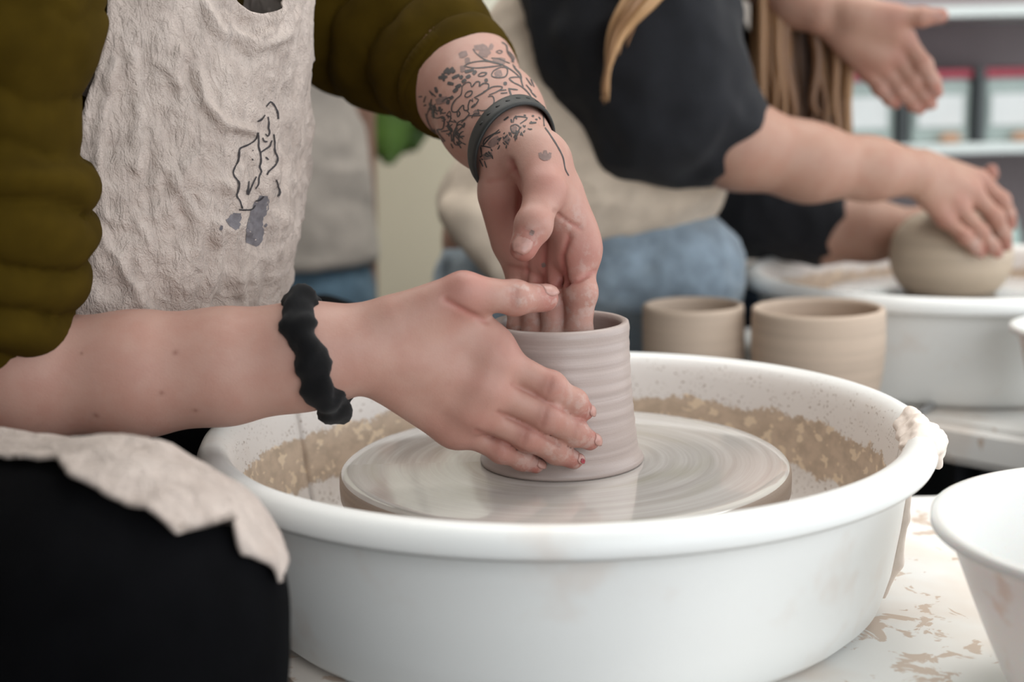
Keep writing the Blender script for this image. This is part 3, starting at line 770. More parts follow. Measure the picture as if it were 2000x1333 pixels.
def ribbons(name, tree, strokes, mat, par, lift=0.00025, res=5):
    """marks drawn on a surface: strokes are (points in photo pixels, width in mm)"""
    V = []; F = []
    for pts, wmm in strokes:
        # Catmull-Rom through the points
        q = [np.array(p, float) for p in pts]
        if len(q) == 1: q = [q[0] - (2, 1), q[0] + (2, 1)]
        C = []
        e = [2*q[0] - q[1]] + q + [2*q[-1] - q[-2]]
        for i in range(1, len(e) - 2):
            m = max(2, int(np.linalg.norm(e[i+1] - e[i])/4) + 1)
            for k in range(m):
                t = k/m; p0, p1, p2, p3 = e[i-1:i+3]
                C.append(0.5*((2*p1) + (p2 - p0)*t + (2*p0 - 5*p1 + 4*p2 - p3)*t*t + (3*p1 - p0 - 3*p2 + p3)*t**3))
        C.append(q[-1]); n = len(C); row = []
        wpx = wmm*2.95; nv = 3 if wmm < 2.5 else 5
        for i in range(n):
            d = C[min(i+1, n-1)] - C[max(i-1, 0)]; d = d/(np.linalg.norm(d) + 1e-9); s = np.array([-d[1], d[0]])
            tt = i/max(n-1, 1); w = wpx*(0.55 + 0.45*math.sin(math.pi*(0.12 + 0.76*tt)))*(0.85 + 0.3*random.random())
            r = []
            for j in range(nv):
                a = C[i] + s*w*(j/(nv-1) - 0.5)
                v = (CAM_ROT @ Vector(((a[0]-1000)/FPX, (666.5-a[1])/FPX, -1))).normalized()
                h = tree.ray_cast(CAM_LOC, v)
                r.append(None if h[0] is None else h[0] + (h[1] if h[1].dot(v) < 0 else -h[1])*lift)
            row.append(r)
        for i in range(n - 1):
            for j in range(nv - 1):
                c = [row[i][j], row[i+1][j], row[i+1][j+1], row[i][j+1]]
                if any(x is None for x in c) or max((c[0]-x).length for x in c) > 0.012: continue
                b = len(V); V += [list(x) for x in c]; F.append((b, b+1, b+2, b+3))
    return mesh(name, V, F, mat, par)

# ------------------------------------------------------------------ first potter
p1 = tag(empty('person', (-0.5, 0.06, 0)), 'person in olive sweatshirt and linen apron shaping clay at the front wheel', 'person')
RARM = [(-60, 735, -0.080, 0.0350), (60, 734, -0.080, 0.0355), (270, 731, -0.078, 0.0345), (440, 716, -0.076, 0.0318), (590, 697, -0.075, 0.0290), (690, 683, -0.074, 0.0275)]
R_BASE = [(735, 645, -0.074, 0.0165), (738, 668, -0.078, 0.0165), (738, 692, -0.078, 0.0160), (734, 716, -0.074, 0.0150)]
R_FING = [[(972, 702, -0.066, 0.0120), (1076, 756, -0.068, 0.0090), (1121, 786, -0.061, 0.0078), (1141, 803, -0.0555, 0.0064)],
          [(955, 757, -0.071, 0.0122), (1068, 812, -0.070, 0.0093), (1122, 845, -0.062, 0.0080), (1152, 861, -0.0555, 0.0064)],
          [(928, 803, -0.069, 0.0112), (1030, 853, -0.068, 0.0087), (1087, 882, -0.062, 0.0075), (1121, 899, -0.0560, 0.0061)],
          [(893, 838, -0.061, 0.0102), (980, 880, -0.063, 0.0075), (1020, 897, -0.060, 0.0066), (1047, 909, -0.0575, 0.0054)]]
R_TH = [(785, 622, -0.077, 0.0150), (905, 570, -0.078, 0.0118), (1006, 582, -0.066, 0.0100), (1064, 583, -0.052, 0.0086)]
R_EX = [((900, 590, -0.070, 0.008), (960, 670, -0.064, 0.010)), ((840, 630, -0.070, 0.012), (950, 680, -0.064, 0.011)), ((800, 680, -0.066, 0.016), (930, 760, -0.060, 0.014)),
        ((770, 740, -0.066, 0.014), (880, 825, -0.058, 0.011)),
        ((968, 706, -0.0735, 0.0078), (976, 710, -0.0735, 0.0078)), ((948, 764, -0.0780, 0.0080), (957, 768, -0.0780, 0.0080)), ((922, 808, -0.0755, 0.0070), (930, 811, -0.0755, 0.0070)), ((888, 841, -0.0670, 0.0062), (894, 844, -0.0670, 0.0062))]
LARM = [(740, -40, 0.320, 0.045), (800, 30, 0.255, 0.0430), (900, 155, 0.150, 0.0385), (960, 230, 0.085, 0.0335), (1010, 300, 0.030, 0.0275)]
L_BASE = [(1072, 322, 0.016, 0.0140), (1042, 335, 0.024, 0.0150), (1014, 348, 0.030, 0.0150), (990, 360, 0.034, 0.0140)]
L_FING = [[(1130, 490, 0.006, 0.0118), (1134, 572, -0.012, 0.0102), (1130, 650, -0.014, 0.0085), (1125, 715, -0.010, 0.0070)],
          [(1092, 506, 0.020, 0.0116), (1083, 590, -0.002, 0.0096), (1083, 660, -0.008, 0.0082), (1083, 725, -0.008, 0.0068)],
          [(1050, 516, 0.030, 0.0112), (1042, 592, 0.008, 0.0090), (1044, 655, 0.002, 0.0078), (1048, 715, 0.002, 0.0064)],
          [(1015, 514, 0.036, 0.0105), (1008, 580, 0.018, 0.0080), (1013, 640, 0.012, 0.0068), (1020, 690, 0.012, 0.0056)]]
L_TH = [(1045, 305, 0.004, 0.0160), (1064, 372, -0.026, 0.0128), (1042, 440, -0.046, 0.0108), (1022, 484, -0.052, 0.0088)]
L_EX = [((1060, 320, 0.002, 0.0165), (1074, 385, -0.008, 0.0135)), ((1098, 385, 0.006, 0.012), (1128, 470, 0.002, 0.0120)), ((984, 385, 0.026, 0.0165), (996, 470, 0.030, 0.0120)),
        ((1082, 400, -0.006, 0.0095), (1122, 455, 0.002, 0.0095)), ((1124, 500, -0.002, 0.0095), (1134, 502, -0.002, 0.0095)), ((1022, 505, 0.026, 0.009), (1085, 505, 0.012, 0.009))]
ra = arm_mesh(RARM, R_BASE, R_FING, R_TH, R_EX, 0.00150, moles=[((341, 687, -0.11), 0.0016), ((314, 765, -0.11), 0.0013), ((380, 808, -0.11), 0.0014), ((190, 808, -0.11), 0.0018), ((160, 690, -0.11), 0.001), ((1074, 752, -0.09), 0.0045), ((1062, 812, -0.09), 0.0045), ((1022, 850, -0.09), 0.0042)],
              clay_pts=[(P(1030, 570, -0.075), 0.012, 0.9), (P(1050, 590, -0.07), 0.010, 0.7)])
la = arm_mesh(LARM, L_BASE, L_FING, L_TH, L_EX, 0.00150, flush_shade=[(P(1060, 470, 0.01), 0.035, 0.75), (P(1120, 500, 0.0), 0.022, 0.8), (P(985, 430, 0.0), 0.03, 0.6), (P(1090, 550, 0.0), 0.03, 0.7)], clay_pts=[(P(1150, 590, -0.02), 0.012, 0.8), (P(1155, 510, -0.02), 0.012, 0.7), (P(1110, 430, -0.01), 0.010, 0.8), (P(1090, 600, -0.02), 0.015, 0.8), (P(1022, 475, -0.06), 0.010, 0.8)])
la = carve(la, [([(996, 316), (1008, 350), (1016, 392), (1012, 430)], -0.03, 0.03, 2.6, 7), ([(1104, 552), (1128, 549), (1162, 530)], -0.05, 0.03, 1.6, 5), ([(1046, 550), (1078, 560), (1104, 552)], -0.05, 0.05, 1.4, 5),
   ([(1112, 462), (1098, 500), (1104, 556)], -0.03, 0.04, 1.8, 6), ([(1064, 470), (1062, 520), (1064, 560)], -0.02, 0.05, 1.3, 6), ([(1030, 510), (1026, 560)], 0.0, 0.06, 1.2, 5), ([(990, 520), (1030, 530), (1060, 545)], -0.01, 0.06, 1.1, 5),
   ([(1082, 412), (1106, 432), (1134, 446)], -0.05, 0.04, 1.2, 4), ([(1022, 446), (1042, 458), (1062, 450)], -0.08, -0.03, 0.6, 4), ([(952, 356), (985, 350), (1000, 330)], -0.02, 0.05, 0.9, 5)])
ra = carve(ra, [([(870, 586), (915, 612), (950, 628)], -0.12, -0.04, 1.4, 6), ([(1000, 566), (998, 600)], -0.12, -0.04, 0.6, 4), ([(1008, 564), (1008, 602)], -0.12, -0.04, 0.6, 4),
   ([(1078, 738), (1068, 772)], -0.12, -0.03, 0.5, 4), ([(1068, 796), (1058, 830)], -0.12, -0.03, 0.5, 4), ([(1030, 836), (1020, 868)], -0.12, -0.03, 0.5, 4), ([(1126, 776), (1116, 802)], -0.12, -0.03, 0.4, 3.5), ([(1126, 832), (1116, 862)], -0.12, -0.03, 0.4, 3.5), ([(1090, 870), (1080, 896)], -0.12, -0.03, 0.4, 3.5),
   ([(1001, 752), (1040, 770), (1100, 802)], -0.12, -0.05, 0.9, 4), ([(972, 806), (1020, 828), (1090, 868)], -0.12, -0.05, 0.9, 4), ([(930, 842), (980, 862), (1030, 888)], -0.12, -0.05, 0.9, 4)])
SH_R, SH_L = Vector((-0.37, -0.11, WZ + 0.42)), Vector((-0.33, 0.26, WZ + 0.42))
EL_R, EL_L = P(-45, 735, -0.080), P(740, -40, 0.320)
def core(fd, F):
    fd.cone(F, (-0.50, 0.07, WZ - 0.02), (-0.42, 0.07, WZ + 0.22), 0.10, 0.095, 0.05)
    fd.cone(F, (-0.42, 0.07, WZ + 0.22), (-0.35, 0.075, WZ + 0.40), 0.095, 0.085, 0.05)
    fd.cone(F, (-0.35, 0.075, WZ + 0.40), (-0.31, 0.075, WZ + 0.53), 0.055, 0.05, 0.04)
    for s, m, e in ((SH_R, P(-4, 200, -0.088), EL_R), (SH_L, P(690, -20, 0.28), EL_L)):
        fd.cone(F, Vector((-0.35, 0.075, WZ + 0.40)), s, 0.06, 0.036, 0.05); fd.cone(F, s, m, 0.034, 0.027, 0.02); fd.cone(F, m, e, 0.027, 0.026, 0.02)
    for sg, k in ((-1, (-0.205, -0.275)), (1, (-0.20, 0.375))):
        y0 = 0.07 + sg*0.13
        fd.cone(F, (-0.50, y0, WZ - 0.03), (k[0], k[1], WZ - 0.03), 0.065, 0.045, 0.04); fd.cone(F, (k[0], k[1], WZ - 0.025), (k[0] + 0.04, k[1], 0.07), 0.05, 0.035, 0.03)
        fd.cone(F, (k[0] + 0.04, k[1], 0.05), (k[0] + 0.16, k[1], 0.035), 0.035, 0.025, 0.02)
V, Q = soft((-0.70, -0.40, 0.0), (0.05, 0.50, WZ + 0.62), 0.008, core)
z = np.zeros(len(V)); V, Q, A = join([ra, la, (V, Q, {'flush_shade': z, 'clay': z, 'mole': z})])
mesh('body', V, Q, M['skin'], p1, attrs=A)
# fingernails
for f, L, wd in zip(R_FING, (0.0070, 0.0078, 0.0060, 0.0068), (0.55, 0.62, 0.55, 0.60)):
    a, b = PX3(f[-1]), PX3(f[-2])
    nail('fingernail', a[0], b[0], a[1], (0.55, -0.75, 0.45), M['nail'], p1, L, wd, 0.0015)
a, b = PX3(R_FING[2][-1]), PX3(R_FING[2][-2]); nail('nail_polish', a[0], b[0], a[1] + 0.0005, (0.45, -0.85, 0.30), M['polish'], p1, 0.0035, 0.22, -0.0005)
a, b = PX3(R_TH[-1]), PX3(R_TH[-2]); nail('thumbnail', a[0], b[0], a[1], (0.0, -0.55, 0.85), M['nail'], p1, 0.012, 0.8, 0.006)
a, b = PX3(L_TH[-1]), PX3(L_TH[-2]); nail('thumbnail', a[0], b[0], a[1], (-0.15, -1.0, 0.30), M['nail'], p1, 0.0115, 0.75, 0.005)

# tattoos on the left forearm (pixel strokes of the visible side)
def z3(pts): return [(800 + x/4.444, 60 + y/4.444) for x, y in pts]
lines = [[(455,520),(460,480),(500,450),(530,455),(540,490),(580,445),(610,450),(605,485),(640,460),(685,465),(680,510),(640,535),(720,490),(790,485),(805,500),(760,530),(690,560)],
 [(690,505),(640,540),(560,585)], [(455,520),(445,560),(400,600),(370,650),(370,700),(410,705),(450,660),(470,650),(475,690),(510,690),(510,650),(530,600),(550,620),(545,590)],
 [(480,570),(490,545),(520,525),(545,530),(535,560),(500,580),(480,570)], [(570,590),(600,600),(565,655),(535,668),(570,635)],
 [(680,575),(720,570),(735,610),(720,650),(670,690),(620,695),(590,685)], [(590,690),(605,720),(560,725),(540,760)],
 [(550,160),(580,200),(650,250),(740,280),(810,300),(880,340),(940,390),(965,420)], [(470,310),(530,280),(640,265),(740,280),(800,300),(700,315),(570,325),(470,310)],
 [(710,240),(770,245),(830,270),(870,285)], [(710,385),(730,350),(790,320),(840,325),(850,360),(830,400),(770,410),(720,400),(710,385)],
 [(860,180),(900,230),(905,250),(880,270)], [(970,405),(910,405),(865,415),(900,450),(960,480),(1010,520),(1050,570),(1070,610)],
 [(940,280),(1010,340)], [(960,320),(1030,390)], [(1010,410),(1060,480)], [(1050,420),(1080,490)], [(1010,470),(1060,530)], [(1050,530),(1100,580)],
 [(595,385),(630,365),(670,370),(640,395),(600,395),(595,385)], [(750,185),(780,172),(805,185),(780,200),(750,185)],
 [(160,700),(150,760),(190,850),(220,880),(260,930),(300,970)], [(190,740),(240,760),(300,750),(290,850),(240,860),(260,900),(310,960)],
 [(320,740),(350,700),(360,760),(330,830),(360,880),(370,960),(400,880),(420,800),(480,770),(510,740),(560,740),(620,735)], [(390,960),(380,900),(420,820),(460,830),(400,900),(440,960),(490,990)],
 [(420,690),(440,720),(420,750),(415,720),(420,690)], [(500,700),(520,720),(490,760),(450,800)], [(460,830),(480,800),(470,840),(460,830)], [(780,520),(840,515)], [(790,545),(850,540)], [(860,505),(940,515)],
 [(880,830),(920,815),(955,840),(940,880),(900,890),(880,860),(880,830)], [(900,800),(920,750),(1020,760),(960,810)], [(1120,750),(1135,770)], [(640,1000),(700,930),(780,860)], [(640,990),(660,940),(760,880)],
 [(620,1000),(680,1010),(710,1020)], [(620,1010),(630,1090)], [(600,1000),(590,1060)], [(660,1060),(700,1090)], [(690,1050),(720,1100)], [(610,1120),(640,1180)], [(650,1130),(670,1190)], [(830,960),(860,990)], [(760,950),(800,930)], [(740,900),(790,880)],
 [(1160,740),(1170,830),(1210,890),(1280,1000),(1330,1100),(1350,1200),(1380,1260)], [(280,620),(320,590),(365,575)], [(170,640),(200,690),(215,720)], [(140,720),(165,800)], [(230,900),(215,850)], [(380,960),(400,990)], [(410,960),(425,1000)], [(430,990),(450,1020)], [(360,980),(380,1020)]]
bold = [[(800,100),(840,130),(850,190),(890,250),(910,320),(960,380),(970,440),(985,490)], [(860,500),(890,590)], [(1040,805),(1100,800)], [(1060,740),(1080,745)], [(820,780),(860,750)], [(920,740),(930,770)], [(880,770),(890,800)], [(990,735),(1010,740)], [(1090,770),(1110,775)]]
dashes = [[(340,325),(300,370)], [(380,320),(330,380)], [(250,410),(330,400)], [(300,440),(290,370)], [(330,455),(385,465)], [(370,415),(435,385)], [(440,420),(460,390)], [(400,495),(450,470)], [(490,410),(530,390)], [(550,380),(580,350)], [(480,360),(560,340)],
 [(380,570),(350,595)], [(270,550),(265,575)], [(330,640),(340,600)], [(260,660),(265,690)], [(225,490),(240,540)], [(380,535),(420,500)], [(455,450),(490,425)], [(395,340),(370,370)], [(650,435),(680,430)], [(815,460),(845,460)]]
shade = [[(480,265),(525,262)], [(560,150),(640,150),(690,210)], [(600,190),(680,215)], [(690,135),(725,150)], [(430,220),(500,195)], [(440,335),(485,330)], [(740,385),(800,365)], [(560,725),(600,705)], [(720,265),(830,265)], [(890,850),(930,860)], [(640,1100),(720,1075)], [(690,1000),(780,930)], [(820,930),(870,960)], [(230,620),(330,590)]]
crown = [[(1130,1060),(1150,1105),(1205,1105),(1220,1060)], [(1175,1040),(1178,1100)], [(1150,1085),(1210,1085)]]
lt = surf_tree(la[0], la[1])
rg = random.Random(3)
for _ in range(46):       # small filler marks between the flowers
    t_ = rg.random(); x_ = 130 + 330*t_ + rg.uniform(-30, 60); y_ = 560 + 430*t_ + rg.uniform(-60, 30); a_ = rg.uniform(0, 3.1); l_ = rg.uniform(12, 34); b_ = rg.uniform(-10, 10)
    lines.append([(x_, y_), (x_ + l_*math.cos(a_) + b_*math.sin(a_), y_ + l_*math.sin(a_) - b_*math.cos(a_)), (x_ + 2*l_*math.cos(a_), y_ + 2*l_*math.sin(a_))])
for _ in range(34):
    t_ = rg.random(); x_ = 620 + 420*t_ + rg.uniform(-40, 40); y_ = 1060 - 290*t_ + rg.uniform(-20, 90); a_ = rg.uniform(0, 3.1); l_ = rg.uniform(8, 22)
    lines.append([(x_, y_), (x_ + l_*math.cos(a_), y_ + l_*math.sin(a_) + 4), (x_ + 2*l_*math.cos(a_), y_ + 2*l_*math.sin(a_))])
tt = ribbons('tattoo', lt, [(z3(s), 0.9) for s in lines] + [(z3(s), 1.2) for s in bold] + [(z3(s), 2.3) for s in dashes], M['ink'], p1); tt['label'] = 'dark floral line tattoo'; tt['kind'] = 'stuff'
tt = ribbons('tattoo_shading', lt, [(z3(s), 4.5) for s in shade] + [(z3(s), 2.8) for s in crown] + [([(1041, 450), (1037, 460)], 3.0), ([(1020, 482), (1025, 484)], 1.6), ([(1060, 514), (1064, 522)], 3.0)], M['ink_soft'], p1, 0.0002); tt['label'] = 'soft grey tattoo shading'; tt['kind'] = 'stuff'

# rubber wristband on the left wrist
wc = P(1000, 286, 0.041); ax = (P(1010, 300, 0.030) - P(900, 155, 0.150)).normalized()
def frame_of(a, up):
    a = Vector(a).normalized(); u = (Vector(up) - a*Vector(up).dot(a)).normalized(); return u, a.cross(u)
u_, v_ = frame_of(ax, (0, 0, 1))
def band_mesh(name, c, u, v, a, R, half, th, mat, par, tilt=None, seg=72):
    V = []
    for i in range(seg):
        t = 2*math.pi*i/seg; rad = u*math.cos(t) + v*math.sin(t)
        sh = a*(tilt(t) if tilt else 0); rr = R(t)
        for (dr, dx) in ((0, -half), (th*0.8, -half*0.92), (th, -half*0.5), (th, half*0.5), (th*0.8, half*0.92), (0, half)):
            V.append(list(c + sh + rad*(rr + dr) + a*dx))
    F = []
    for i in range(seg):
        j = (i + 1) % seg
        for k in range(6): F.append((i*6 + k, i*6 + (k+1) % 6, j*6 + (k+1) % 6, j*6 + k))
    return mesh(name, V, F, mat, par)
WB_R = lambda t: 0.0312 + 0.001*math.cos(2*t)
WB_T = lambda t: 0.010*math.sin(t)
wb = band_mesh('wristband', wc, u_, v_, ax, WB_R, 0.0080, 0.0022, M['rubber'], p1, WB_T)
wb['label'] = 'black rubber wristband with punched holes'
for i in range(9):
    t = -0.95 + i*0.23
    rad = u_*math.cos(t) + v_*math.sin(t); tg = v_*math.cos(t) - u_*math.sin(t)
    c = wc + ax*WB_T(t) + rad*(WB_R(t) + 0.0021)
    V = [list(c + tg*(0.0016*math.cos(q)) + ax*(0.0010*math.sin(q)) + rad*dz) for dz in (0, 0.0003) for q in [2*math.pi*k/12 for k in range(12)]]
    F = [tuple(range(12, 24))] + [(k, (k+1) % 12, 12 + (k+1) % 12, 12 + k) for k in range(12)]
    h = mesh('band_hole', V, F, M['hole'], None); h.parent = wb
# velvet scrunchie on the right wrist
sc_c = P(620, 693, -0.075); sax = (P(690, 683, -0.074) - P(440, 716, -0.076)).normalized(); su, sv = frame_of(sax, (0, 0, 1))
V = []; ns, nm = 120, 18
for i in range(ns):
    t = 2*math.pi*i/ns; rad = su*math.cos(t) + sv*math.sin(t)
    off = sax*(-0.0060*math.cos(t) + 0.0012*math.sin(5*t + 1) + 0.0006*math.sin(11*t)); r1 = 0.0090 + 0.0009*math.sin(9*t + 0.6) + 0.0005*math.sin(17*t)
    for j in range(nm):
        q = 2*math.pi*j/nm; rr = r1*(1 + 0.10*math.sin(3*q + 6*t) + 0.05*math.sin(5*q + 23*t))
        V.append(list(sc_c + off + rad*(0.0335 + 0.0012*math.sin(7*t) + rr*math.cos(q)) + sax*(rr*1.08*math.sin(q))))
F = [(i*nm + j, i*nm + (j+1) % nm, ((i+1) % ns)*nm + (j+1) % nm, ((i+1) % ns)*nm + j) for i in range(ns) for j in range(nm)]
mesh('scrunchie', V, F, M['velvet'], p1)['label'] = 'bunched black velvet scrunchie'

# olive sweatshirt
zc = P(0, 305, -0.08).z; zb = P(0, 640, -0.08).z
def sweat(fd, F):
    fd.cone(F, (-0.50, 0.07, WZ - 0.02), (-0.42, 0.07, WZ + 0.22), 0.135, 0.125, 0.05)
    fd.cone(F, (-0.42, 0.07, WZ + 0.22), (-0.345, 0.075, WZ + 0.40), 0.125, 0.115, 0.05)
    fd.cone(F, (-0.345, 0.075, WZ + 0.40), (-0.33, 0.075, WZ + 0.46), 0.09, 0.075, 0.05)
    fd.cone(F, Vector((-0.35, 0.0, WZ + 0.40)), SH_R, 0.10, 0.075, 0.05); fd.cone(F, Vector((-0.33, 0.15, WZ + 0.40)), SH_L, 0.10, 0.08, 0.05)
    fd.cone(F, (-0.315, 0.070, WZ + 0.36), (-0.33, 0.075, WZ + 0.24), 0.112, 0.10, 0.05)
    chain(fd, F, [(SH_R, 0.075), PX3((0, 20, -0.090, 0.052)), PX3((-8, 290, -0.088, 0.040)), PX3((-8, 420, -0.086, 0.0415)), PX3((-16, 570, -0.085, 0.0430))], 0.03)
    chain(fd, F, [(SH_L, 0.08), PX3((640, -40, 0.285, 0.075)), PX3((765, 40, 0.25, 0.062)), PX3((884, 140, 0.158, 0.0455))], 0.03)
def sweat_d(V):
    n1 = fbm(V*np.array([9, 9, 14]), 1); d = 0.006*n1 + 0.0025*fbm(V*38, 5)
    # gathered folds of the pushed-up right sleeve
    m = np.clip((-0.02 - V[:, 1])/0.03, 0, 1)*np.clip((WZ + 0.33 - V[:, 2])/0.03, 0, 1)
    w = V[:, 2] + 0.020*fbm(V*16, 9) + 0.12*(V[:, 0] + 0.33)
    low = np.clip((zc - V[:, 2])/0.006, 0, 1)
    d = d + m*(0.0042 + 0.0062*low)*(np.abs(np.sin(w*math.pi/0.034 + 2.2*fbm(V*9, 6)))**0.6 - 0.6) + 0.008*m*low
    # folds of the left sleeve
    m2 = np.clip((V[:, 0] + 0.24)/0.03, 0, 1)*np.clip((V[:, 1] - 0.08)/0.03, 0, 1)
    s = V[:, 0]*0.62 - V[:, 1]*0.6 - V[:, 2]*0.5 + 0.020*fbm(V*13, 4)
    d = d + m2*0.010*(np.abs(np.sin(s*math.pi/0.045 + 1.6*fbm(V*8, 16)))**0.6 - 0.6)
    return d
V, Q = soft((-0.72, -0.24, WZ - 0.18), (0.03, 0.42, WZ + 0.56), 0.0036, sweat, sweat_d)
sw = mesh('sweatshirt', V, Q, M['olive'], p1); sw['label'] = 'olive sweatshirt with pushed-up sleeves'
# ribbed cuff at the end of the left sleeve
cax = (ax + Vector((0.18, -0.05, -0.10))).normalized(); cc = P(898, 158, 0.150); cu, cv = frame_of(cax, (0, 0, 1)); V = []; ns, nm = 160, 10
for i in range(ns):
    t = 2*math.pi*i/ns; rad = cu*math.cos(t) + cv*math.sin(t); rib = 0.0009*abs(math.sin(48*t))
    for j in range(nm):
        q = 2*math.pi*j/nm
        V.append(list(cc + rad*(0.0425 + (0.0050 + rib)*math.cos(q)) + cax*(0.0085*math.sin(q) + 0.003*math.sin(2*t))))
F = [(i*nm + j, i*nm + (j+1) % nm, ((i+1) % ns)*nm + (j+1) % nm, ((i+1) % ns)*nm + j) for i in range(ns) for j in range(nm)]
mesh('sleeve_cuff', V, F, M['olive'], p1)['label'] = 'ribbed olive cuff'

# trousers
TA, TB = Vector((-0.52, -0.07, WZ - 0.066)), Vector((-0.224, -0.270, WZ + 0.002)); TRA, TRB = 0.092, 0.069
def TC(t): return TA + (TB - TA)*t + Vector((0, 0, 0.006*math.exp(-((t - 0.60)/0.30)**2)))
def trous(fd, F):
    fd.cone(F, (-0.53, -0.02, WZ - 0.03), (-0.53, 0.16, WZ - 0.03), 0.11, 0.11, 0.04)
    for q in range(8): fd.cone(F, TC(q/8), TC((q+1)/8), TRA + (TRB - TRA)*q/8, TRA + (TRB - TRA)*(q+1)/8, 0.03)
    fd.cone(F, TC(1.0), (-0.175, -0.29, 0.10), TRB, 0.060, 0.04)
    fd.cone(F, (-0.52, 0.20, WZ - 0.03), (-0.215, 0.375, WZ - 0.018), 0.092, 0.066, 0.04); fd.cone(F, (-0.215, 0.375, WZ - 0.018), (-0.175, 0.40, 0.10), 0.066, 0.058, 0.04)
V, Q = soft((-0.72, -0.42, 0.02), (-0.05, 0.52, WZ + 0.12), 0.0055, trous, lambda V: 0.003*fbm(V*14, 2) + 0.001*fbm(V*45, 3))
mesh('trousers', V, Q, M['black_cloth'], p1)['label'] = 'plain black trousers'
for sg, (kx, ky) in ((0, (-0.175, -0.29)), (1, (-0.175, 0.40))):
    def shoe(fd, F):
        fd.cone(F, (kx - 0.01, ky, 0.045), (kx + 0.13, ky, 0.035), 0.045, 0.034, 0.03); fd.cone(F, (kx, ky, 0.09), (kx, ky, 0.05), 0.045, 0.045, 0.03)
    V, Q = soft((kx - 0.10, ky - 0.10, 0.0), (kx + 0.22, ky + 0.10, 0.16), 0.006, shoe, None, 0.002); mesh('shoe', V, Q, M['charcoal'], p1)

# apron: bib hanging from the chest, skirt over the lap
YC, BB, AA = 0.085, 0.135, 0.150
front = [(-140, 600), (0, 598), (60, 597), (140, 592), (300, 588), (400, 583), (500, 570), (560, 558), (620, 545), (700, 528), (780, 505)]
left = [(-140, 212), (0, 210), (60, 205), (130, 188), (200, 165), (260, 146), (330, 140), (430, 150), (520, 135), (575, 118), (615, 106), (700, 80), (780, 60)]
top = [(0, -140), (330, -120), (395, -40), (418, 2), (450, 24), (475, 30), (500, 26), (525, 6), (545, -40), (600, -130)]
def ap_point(th, y, wr=True):
    yy = YC + BB*math.sin(th); xf = P(interp(front, y), y, YC).x
    z = P(400, y, yy).z
    return Vector((xf - AA + AA*math.cos(th), yy, z))
def th_for(px, y):
    lo_, hi_ = math.radians(-150), math.radians(-5)
    for _ in range(30):
        m = (lo_ + hi_)/2
        if pix(ap_point(m, y))[0] < px: lo_ = m
        else: hi_ = m
    return (lo_ + hi_)/2
nu, nv = 150, 170; G = np.zeros((nu, nv, 3)); UV = np.zeros((nu, nv, 2))
tl = {}
for j in range(nv):
    for i in range(nu):
        u = i/(nu-1); s = j/(nv-1)
        # top edge depends on the column
        thm = math.radians(-80) + u*math.radians(165)
        yt = interp(top, pix(ap_point(thm, 0))[0]) if thm < 0.0 else -130
        y = yt + (790 - yt)*s
        key = round(y/6)
        if key not in tl: tl[key] = th_for(interp(left, y), y)
        th = tl[key] + u*(math.radians(85) - tl[key])
        G[i, j] = ap_point(th, y); UV[i, j] = (u, y)
V = G.reshape(-1, 3); Qg = np.array(grid_faces(nu, nv)); N = normals(V, Qg)
if (N[:, 0].mean() < 0): N = -N
uu, yy = UV[..., 0].ravel(), UV[..., 1].ravel()
q3 = np.stack([uu*9, yy/260, uu*0], 1); q4 = np.stack([V[:, 0]*34, V[:, 1]*34, V[:, 2]*26], 1)
ridge = lambda f: 1 - 2*np.abs(f)
amp = np.clip((yy - 60)/300, 0.45, 1)
d = 0.0085*fbm(q3, 2) + 0.0030*ridge(fbm(np.stack([uu*16 + yy/300, yy/180 - uu*2, uu*0], 1), 7, 2)) + 0.0032*amp*ridge(fbm(q4, 21, 2)) + 0.0024*amp*ridge(fbm(q4*2.3, 31, 2)) + 0.0010*amp*ridge(fbm(q4*4.6, 33, 2)) + 0.0008*fbm(V*220, 5)
hem = np.exp(-(uu/0.02)**2)*0.004; V = V + N*(d + hem)[:, None]
# sharp creases pressed into the cloth
creases = [([(385,140),(400,200),(440,245),(492,256)], 4.0, 9), ([(352,95),(343,130),(352,165)], 2.5, 8), ([(222,120),(196,250),(190,330),(205,420)], 3.5, 9), ([(258,110),(272,200),(268,330)], 2.5, 12), ([(325,125),(352,185)], 2.5, 7),
  ([(188,440),(235,515),(286,605)], 3.0, 9), ([(432,440),(424,520),(398,610)], 3.0, 9), ([(300,240),(312,330),(300,420)], 2.2, 10), ([(400,10),(432,62),(495,92),(560,70)], 4.5, 12), ([(440,30),(458,62),(492,74),(530,58),(548,20)], 4.0, 9),
  ([(470,330),(430,420),(420,470)], 2.5, 8), ([(530,150),(545,300),(540,480),(520,600)], 2.6, 6), ([(562,100),(566,300),(556,480),(535,600)], 2.6, 6), ([(330,330),(380,420),(390,520)], 2.2, 9), ([(240,300),(250,400),(290,470)], 2.0, 9), ([(400,280),(350,340),(330,420)], 2.0, 9), ([(480,480),(470,560),(480,620)], 2.4, 8)]
pp_ = np.array([pix(v) for v in V])
for pts, hh, ww in creases:
    a_ = np.array(pts, float); best = np.full(len(V), 1e9)
    for s0, s1 in zip(a_, a_[1:]):
        e_ = s1 - s0; t_ = np.clip(((pp_ - s0) @ e_)/(e_ @ e_), 0, 1); best = np.minimum(best, np.linalg.norm(pp_ - s0 - t_[:, None]*e_, axis=1))
    V = V + N*(0.001*hh*(np.exp(-(best/ww)**2) - 0.35*np.exp(-((best - 2.0*ww)/(1.2*ww))**2))*np.clip(-N[:, 1]*2.5 - 0.1, 0, 1))[:, None]
